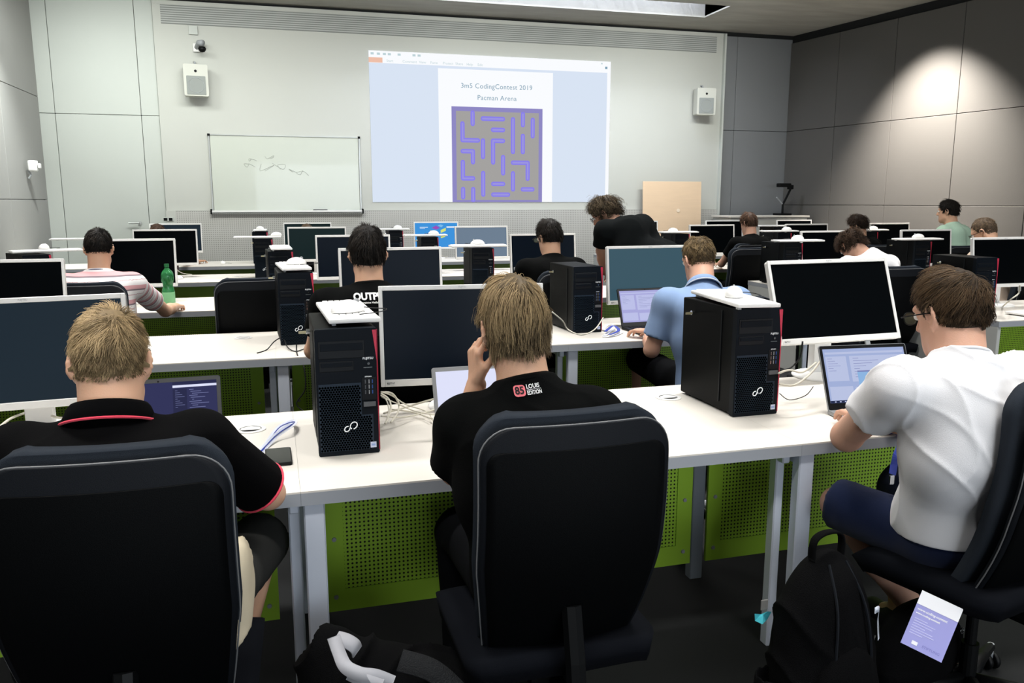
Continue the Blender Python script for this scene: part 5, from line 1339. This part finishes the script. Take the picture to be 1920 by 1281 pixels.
# --- man in the light blue polo
M_blue = cloth('light_blue_pique', '879fc4')
h = P_(1309, 490, 4.25); N = P_(1318, 545, 4.12); P0 = N+V3(.03, -.10, -.50); P0[2] = .57
EL = P_(1222, 648, 4.15); EL[2] = .75; WLp = Zp(1216, 622, .785)
person('man with short brown hair in a light blue polo shirt typing on the lilac laptop', h, .10, .35, 0, N, N*.62+P0*.38-V3(0, .03, 0), P0, N+V3(-.185, .02, -.06), N+V3(.19, -.01, -.06),
       (EL, WLp, (-.45, .9, -.02), (0, 0, -1), -1, .5), (N+V3(.26, .12, -.26), N+V3(.14, .36, -.27), (-.2, 1, 0), (0, 0, -1), 1, .4),
       [(P0+V3(-.09, .03, -.02), Zp(1190, 668, .56), Zp(1190, 668, .56)+V3(.0, .02, -.45), Zp(1190, 668, .56)+V3(0, .14, -.5)), (P0+V3(.09, .03, -.02), P0+V3(.14, .42, -.02), P0+V3(.14, .42, -.46), P0+V3(.14, .55, -.52))],
       M_blue, M_trous, SK2, dict(HS_SHORT, whorl=(0, -.03, .115), nape=-.045), hairmat('sandy_hair', '3c3122', '8a7452'), 3500, res=.0075, zf=(1.05, .0058), sleeve=.72, shorts=.92, collar=(M_blue, 'polo', None), foldamp=.004, foldseed=5)
chair(P0[0], P0[1]-.22, .08, 'dark office chair of the man in the light blue polo', 'occupied office chairs')
# --- man with OUTPUT on his shirt
p5, so5, H5, o5 = seated('dark haired man seen from behind in a black T-shirt reading OUTPUT', *P_(689, 478, 3.62), M_tee, SK1, HM['black'], dict(HS_MED, H=.026, w=.0016), nh=5000, hpitch=.15, res=.0085, zf=(1.05, .0062), sw=.19, seed=21, seatlabel='dark office chair under the man in the OUTPUT shirt')
it = [(textmesh('OUTPUT', .042, M_pw, bold=.0018, xs=.92), 0, 0), (textmesh('Interaktive Vielfalt erleben', .0115, M_pw, bold=.0002), .008, -.026)]
print_on(so5, it, Vector(P_(699, 556, 3.4)-o5), Vector((1, 0, 0)), Vector((0, 0, 1)), Vector((.0, 1, -.12)).normalized(), off=.004)
# --- striped shirt man
def stripes_mat():
    m = bpy.data.materials.new('striped_cotton'); m.use_nodes = True; nt = m.node_tree; b = nt.nodes['Principled BSDF']; b.inputs['Roughness'].default_value = .85
    at = nt.nodes.new('ShaderNodeAttribute'); at.attribute_name = 'stripe'; r = nt.nodes.new('ShaderNodeValToRGB'); r.color_ramp.interpolation = 'CONSTANT'
    el = r.color_ramp.elements; el[0].color = (*lin('ece9e8'), 1); el[1].position = .34; el[1].color = (*lin('d8a3a6'), 1)
    for p_, c_ in ((.62, '7f7076'), (.72, 'ece9e8')): e_ = el.new(p_); e_.color = (*lin(c_), 1)
    nt.links.new(at.outputs['Fac'], r.inputs[0]); nt.links.new(r.outputs[0], b.inputs['Base Color']); return m
M_str = stripes_mat()
h6 = P_(186, 468, 4.95)
E6 = Zp(310, 583, .78); W6 = Zp(308, 573, .79)+V3(.05, .0, 0); W6 = E6+V3(.04, .235, 0)
p6, so6, H6, o6 = seated('dark haired man seen from behind in a pink, grey and white striped T-shirt', *h6, M_str, SK1, HM['black'], dict(HS_SHORT, H=.016, curl=.002, nape=-.045), nh=3000, hpitch=.2, res=.009, seed=31, zf=(1.05, .007),
    arms=('desk', (E6, W6, (.1, 1, -.05), (-.2, 0, -1), 1, .7)), sw=.19, collar=(cloth('grey_blue_collar', '6d7088'), 'crew'), sleeve=.62, seatlabel='dark office chair under the man in the striped T-shirt')
me = so6.data; n_ = len(me.vertices); co = np.zeros(n_*3, np.float32); me.vertices.foreach_get('co', co); co = co.reshape(-1, 3)
SRl = (h6+V3(.19, -.07, -.215))-o6; El = E6-o6; d_ = (El-SRl)/np.linalg.norm(El-SRl); tt = (co-SRl) @ d_
fr_t = np.mod((1.2-co[:, 2])/.085, 1); fr_a = np.mod(tt/.07, 1); use = (co[:, 0] > SRl[0]-.02) & (tt > 0)
val = np.where(use, fr_a, fr_t).astype(np.float32); a_ = me.attributes.new('stripe', 'FLOAT', 'POINT'); a_.data.foreach_set('value', val)
# --- others
seated('dark haired man with glasses in a black T-shirt, third row centre', *P_(1029, 446, 5.7), M_tee, SK1, HM['black'], dict(HS_MED, H=.03), nh=2000, hyaw=.35, hpitch=.3, glassmat=M_black, res=.011, seed=41, seatlabel='dark office chair under the dark haired man with glasses, third row')
# bending man
N = P_(1160, 424, 5.85); P0 = P_(1236, 492, 5.75); SL_ = P_(1134, 432, 5.75); SR_ = P_(1186, 428, 6.05)
EL = P_(1128, 470, 5.85); WLx = P_(1131, 505, 5.98)
Cc = N*.62+P0*.38+V3(.0, -.02, .005)
person('curly haired man with glasses in a black T-shirt bending over a desk', P_(1135, 402, 5.95), .95, .55, .0, N, Cc, P0, SL_, SR_,
       (EL, WLx, (-.1, .8, -.5), (0, -.3, -1), -1, .3), (SR_+V3(.12, .12, -.26), SR_+V3(.0, .3, -.38), (0, 1, -.2), (0, 0, -1), 1, .3),
       [(P0+V3(-.09, .0, -.05), P0+V3(-.10, .05, -.52), V3(P0[0]-.10, P0[1]-.05, .09), V3(P0[0]-.10, P0[1]+.09, .04)), (P0+V3(.09, .0, -.05), P0+V3(.12, .04, -.52), V3(P0[0]+.14, P0[1]-.05, .09), V3(P0[0]+.14, P0[1]+.09, .04))],
       cloth('charcoal_cotton', '0f1213', .0), M_trous, SK2, dict(HS_CURL, H=.045), hairmat('curly_brown_hair', '241c14', '6e5f4a'), 1600, res=.011, sleeve=.75, glassmat=M_black, foldamp=.007, foldseed=51, zf=(1.2, .008), hemcut=None, hemz=P0[2]-.10)
seated('brown haired man in a black T-shirt in the fourth row, right block', *P_(1403, 420, 8.95), M_tee, SK2, HM['chest'], dict(HS_MED, H=.025), nh=900, hyaw=.3, hpitch=.3, res=.014, seed=61, fine=False)
seated('curly brown haired man hunched forward in a white T-shirt, face hidden', *P_(1596, 462, 6.2), M_wtee, SK2, hairmat('curly_chestnut_hair', '1c130d', '5c4736'), dict(HS_CURL, H=.036, ln=.07), nh=1800, hyaw=0, hpitch=.85, lean=.2, res=.012, seed=71, foldamp=.008, nup=.075, nback=.06, nx=.05, seatlabel='dark office chair under the hunched curly haired man in white')
seated('man with dark curly hair behind the hunched man in white', *P_(1608, 424, 9.1), M_tee, SK1, hairmat('curly_dark_hair', '120c09', '3d2c20'), dict(HS_CURL, H=.028), nh=1000, hyaw=.5, hpitch=.3, res=.014, seed=81, fine=False)
M_mint = cloth('mint_cotton', 'b6d4bd')
h12 = P_(1777, 397, 8.7)
seated('dark haired man in a mint green T-shirt standing above the others at the right', *h12, M_mint, SK1, HM['black'], dict(HS_MED, H=.026), nh=1400, hyaw=.25, hpitch=.12, lean=.1, res=.011, seed=91, byaw=.35, stand=True)
seated('man with shaven light brown hair looking down, right side', *P_(1845, 436, 6.85), cloth('beige_cotton', 'cdb9a6'), SK1, HM['mouse'], dict(HS_SHORT, H=.010, ln=.016), nh=1500, hyaw=.3, hpitch=.55, lean=.1, byaw=.25, res=.011, seed=95, seatlabel='dark office chair under the man with shaven hair at the right', glassmat=M_black)
hA = P_(296, 442, 8.9); EA = P_(352, 499, 9.75); EA[2] = .78; WA = P_(372, 494, 9.95); WA[2] = .775
seated('person with dark brown hair behind a fourth row monitor, hand on the desk', *hA, cloth('maroon_cotton', '402528'), SK3, HM['chest'], dict(HS_MED), nh=700, arms=('desk', (EA, WA, (.6, .8, 0), (0, 0, -1), 1, .5)), hpitch=.3, res=.013, seed=97, fine=False, seatlabel='dark office chair hidden behind the fourth row monitor at the left')
seated('person of whom only a tuft of brown hair shows above the fourth row monitor', *P_(576, 440, 9.45), cloth('navy_cotton', '182030'), SK3, HM['mouse'], dict(HS_SHORT), nh=700, hpitch=.3, res=.015, seed=98, fine=False, seatlabel='dark office chair hidden behind the greenish fourth row monitor')

# ================================================================== BAGS AND FLOOR THINGS
o = W(1540, 1180, 2.28); bx, by = o.x, o.y
bp = thing('backpack', 'tall black backpack standing on the floor left of the white T-shirt man\'s legs', 'backpack', (bx, by, 0), .15)
meshobj(sdf_mesh([('e', V3(0, 0, .25), None, (.155, .115, .30), .02), ('e', V3(0, -.02, .15), None, (.15, .12, .17), .05), ('-', ('e', V3(0, 0, -.2), None, (.4, .4, .2), .02))], .008, M_fabblack, 'body', disp=folds(.012, 101, 1.2)), 'body', bp)
meshobj(sdf_mesh([('e', V3(-.01, -.11, .17), None, (.11, .05, .15), .02)], .008, M_fabblack, 'front_pocket', disp=folds(.008, 102, 1.4)), 'front_pocket', bp)
b = MB(); ribbon(b, [(-.05, 0, .53), (-.045, 0, .585), (0, 0, .60), (.045, 0, .585), (.05, 0, .53)], .022, M_fabblack, th=.006, nrm=lambda t: (0, 0, 1) if .3 < t < .7 else (1 if t > .5 else -1, 0, .3)); b.obj('carry_handle', bp, True)
for s in (-1, 1):
    b = MB(); b.tube([(s*.05, -.115, .06), (s*.065, -.12, .25), (s*.05, -.10, .42), (s*.03, -.04, .53)], .004, M_grayp if s > 9 else M_chairband, 6, smooth=5); b.obj('zip', bp)
b = MB(); b.slab([(0, 0), (.012, .004), (.010, .03), (.004, .032)], 0, .003, M_white, T(.0, -.165, .17) @ FRONT); b.obj('zip_pull', bp)
M_sil = mat('reflective_white_strip', 'd4dae6', .4)
b = MB(); ribbon(b, [(.085, -.10, .40), (.118, -.085, .39), (.135, -.07, .35), (.138, -.075, .29)], .016, M_sil, nrm=lambda t: (.6, -1, .2)); b.obj('reflective_strip', bp, True)
meshobj(sdf_mesh([('c', V3(-.17, -.0, .06), V3(-.165, 0, .20), .055, .050, .02), ('-', ('c', V3(-.165, 0, .20), V3(-.165, 0, .30), .042, .05, .004))], .006, M_fabblack, 'side_pocket'), 'side_pocket', bp)
o = W(1431, 1156, 2.26)
wr_ = thing('snack_wrapper', 'small turquoise wrapper with a grey tag stuck in the backpack side pocket', 'wrapper', tuple(o))
M_tq = mat('turquoise_foil', '4fc0cc', .3)
b = MB(); b.add([(-.028, 0, .012), (-.02, .008, -.015), (-.005, -.006, -.02), (.0, 0, .004), (.02, .01, -.018), (.026, 0, .010), (.008, -.008, .018), (-.004, .006, .004), (0, .02, -.02)], [[0, 1, 7], [1, 2, 3, 7], [3, 2, 4], [3, 4, 5, 6], [3, 6, 7], [1, 8, 4, 2], [0, 7, 6, 8], [5, 4, 8], [0, 8, 1], [6, 5, 8]], M_tq); b.obj('foil', wr_)
MB().box((.004, .004, .032), (.022, .003, .03), mat('grey_tag', '6c6a66', .6), bev=.001, seg=1).obj('tag', wr_)
# slumped bag with pale cloth
o = W(725, 1260, 2.02)
bg = thing('slumped_bag', 'slumped black bag with mesh straps and a pale grey cloth, at the bottom centre', 'bag', (o.x, o.y, 0), 0)
meshobj(sdf_mesh([('e', V3(-.03, 0, .16), None, (.22, .16, .26), .02), ('e', V3(-.12, .02, .25), None, (.10, .12, .22), .05), ('e', V3(.12, .0, .15), None, (.16, .15, .22), .05), ('-', ('e', V3(0, 0, -.2), None, (.5, .5, .2), .02))], .009, M_fabblack, 'body', disp=folds(.018, 104, 1.7)), 'body', bg)
b = MB()
def mesh_strap(pts, w_):
    ribbon(b, pts, w_, mat('black_mesh_strap', '15171a', .8, bump=1, bscale=320), th=.012, smooth=8, nrm=lambda t: (.2, -.8, .7))
mesh_strap([(.02, -.12, .44), (.09, -.15, .42), (.15, -.17, .36), (.19, -.17, .30)], .05); mesh_strap([(.06, -.15, .33), (.13, -.18, .34), (.20, -.2, .30), (.24, -.2, .24)], .06)
b.obj('shoulder_strap', bg, True)
b = MB(); O_ = Vector(bg.location)
cq = lambda *pp: [W(x, y, d)-O_ for x, y, d in pp]
M_pc = mat('pale_grey_cloth', '9a9a9f', .9)
ribbon(b, cq((626, 1196, 1.86), (634, 1222, 1.83), (648, 1250, 1.80), (676, 1264, 1.79), (705, 1268, 1.80), (736, 1280, 1.82)), .030, M_pc, th=.004, smooth=8, nrm=lambda t: (.25*math.sin(7*t), -.9, .45))
ribbon(b, cq((630, 1197, 1.87), (648, 1202, 1.86), (664, 1212, 1.86), (668, 1222, 1.87)), .034, M_pc, th=.004, smooth=8, nrm=lambda t: (.3, -.7, .7))
ribbon(b, cq((655, 1262, 1.80), (684, 1276, 1.79), (715, 1286, 1.80)), .030, M_pc, th=.004, smooth=8, nrm=lambda t: (.1, -.95, .2))
b.obj('pale_cloth', bg, True)
MB().slab(rrect(.02, .014, .003), 0, .004, M_grayp, T(.185, -.19, .36) @ RZ(.3) @ FRONT @ RZ(-.9)).obj('buckle', bg)
# leaflet
M_leafv = mat('violet_paper', '9a9ad4', .6); M_leafw = mat('white_paper', 'eeeef2', .6); M_lt = mat('pale_violet_print', 'c4c4ea', .6)
o = W(1747, 1174, 2.17)
sb = W(1712, 1235, 2.46)
b2 = thing('shoulder_bag', 'low black shoulder bag on the floor under the right chair, a leaflet sticking out', 'bag', (sb.x, sb.y, 0), .3)
meshobj(sdf_mesh([('e', V3(0, 0, .10), None, (.17, .09, .19), .02), ('e', V3(.05, .0, .18), None, (.12, .08, .13), .05), ('-', ('e', V3(0, 0, -.2), None, (.4, .4, .2), .02))], .009, M_fabblack, 'body', disp=folds(.012, 140, 1.6)), 'body', b2)
for rr_ in ((.09, -.09, .24), (.11, -.09, .16)):
    MB().tube([(rr_[0]+.009*math.cos(a), rr_[1], rr_[2]+.009*math.sin(a)) for a in [2*PI*i/14 for i in range(14)]], .0018, M_chrome, 5, closed=True).obj('ring', b2)
lf = thing('leaflet', 'violet and white printed leaflet sticking out of the black shoulder bag under the right chair', 'leaflet', tuple(o), 0, rot=(-.42, .30, -.75))
lf.scale = (1.22, 1.22, 1.22)
b = MB(); b.box((0, 0, 0), (.086, .0012, .125), M_leafv); b.obj('sheet', lf)
b = MB(); b.box((0, -.0008, .047), (.086, .0008, .031), M_leafw); b.obj('white_header', lf)
b = MB()
for z, s in ((.022, 1.25), (.013, 1.0)): addtext(b, 'www.coding-contest', .0075*s*.8, M_leafw, T(-.038, -.0009, z) @ FRONT, align='LEFT', bold=.0002)
for i, wl in enumerate((.03, .05, .045, .03, .05, .055, .03)): b.box((-.036+wl/2*.9, -.0009, .001-.0055*i), (wl*.9, .0004, .0016), M_lt)
b.box((-.018, -.0009, -.050), (.012, .0004, .008), M_leafw); addtext(b, 'STIFTUNG', .008, mat('violet_print', '7474b8', .6), T(.016, -.0009, -.050) @ FRONT); b.obj('print', lf)
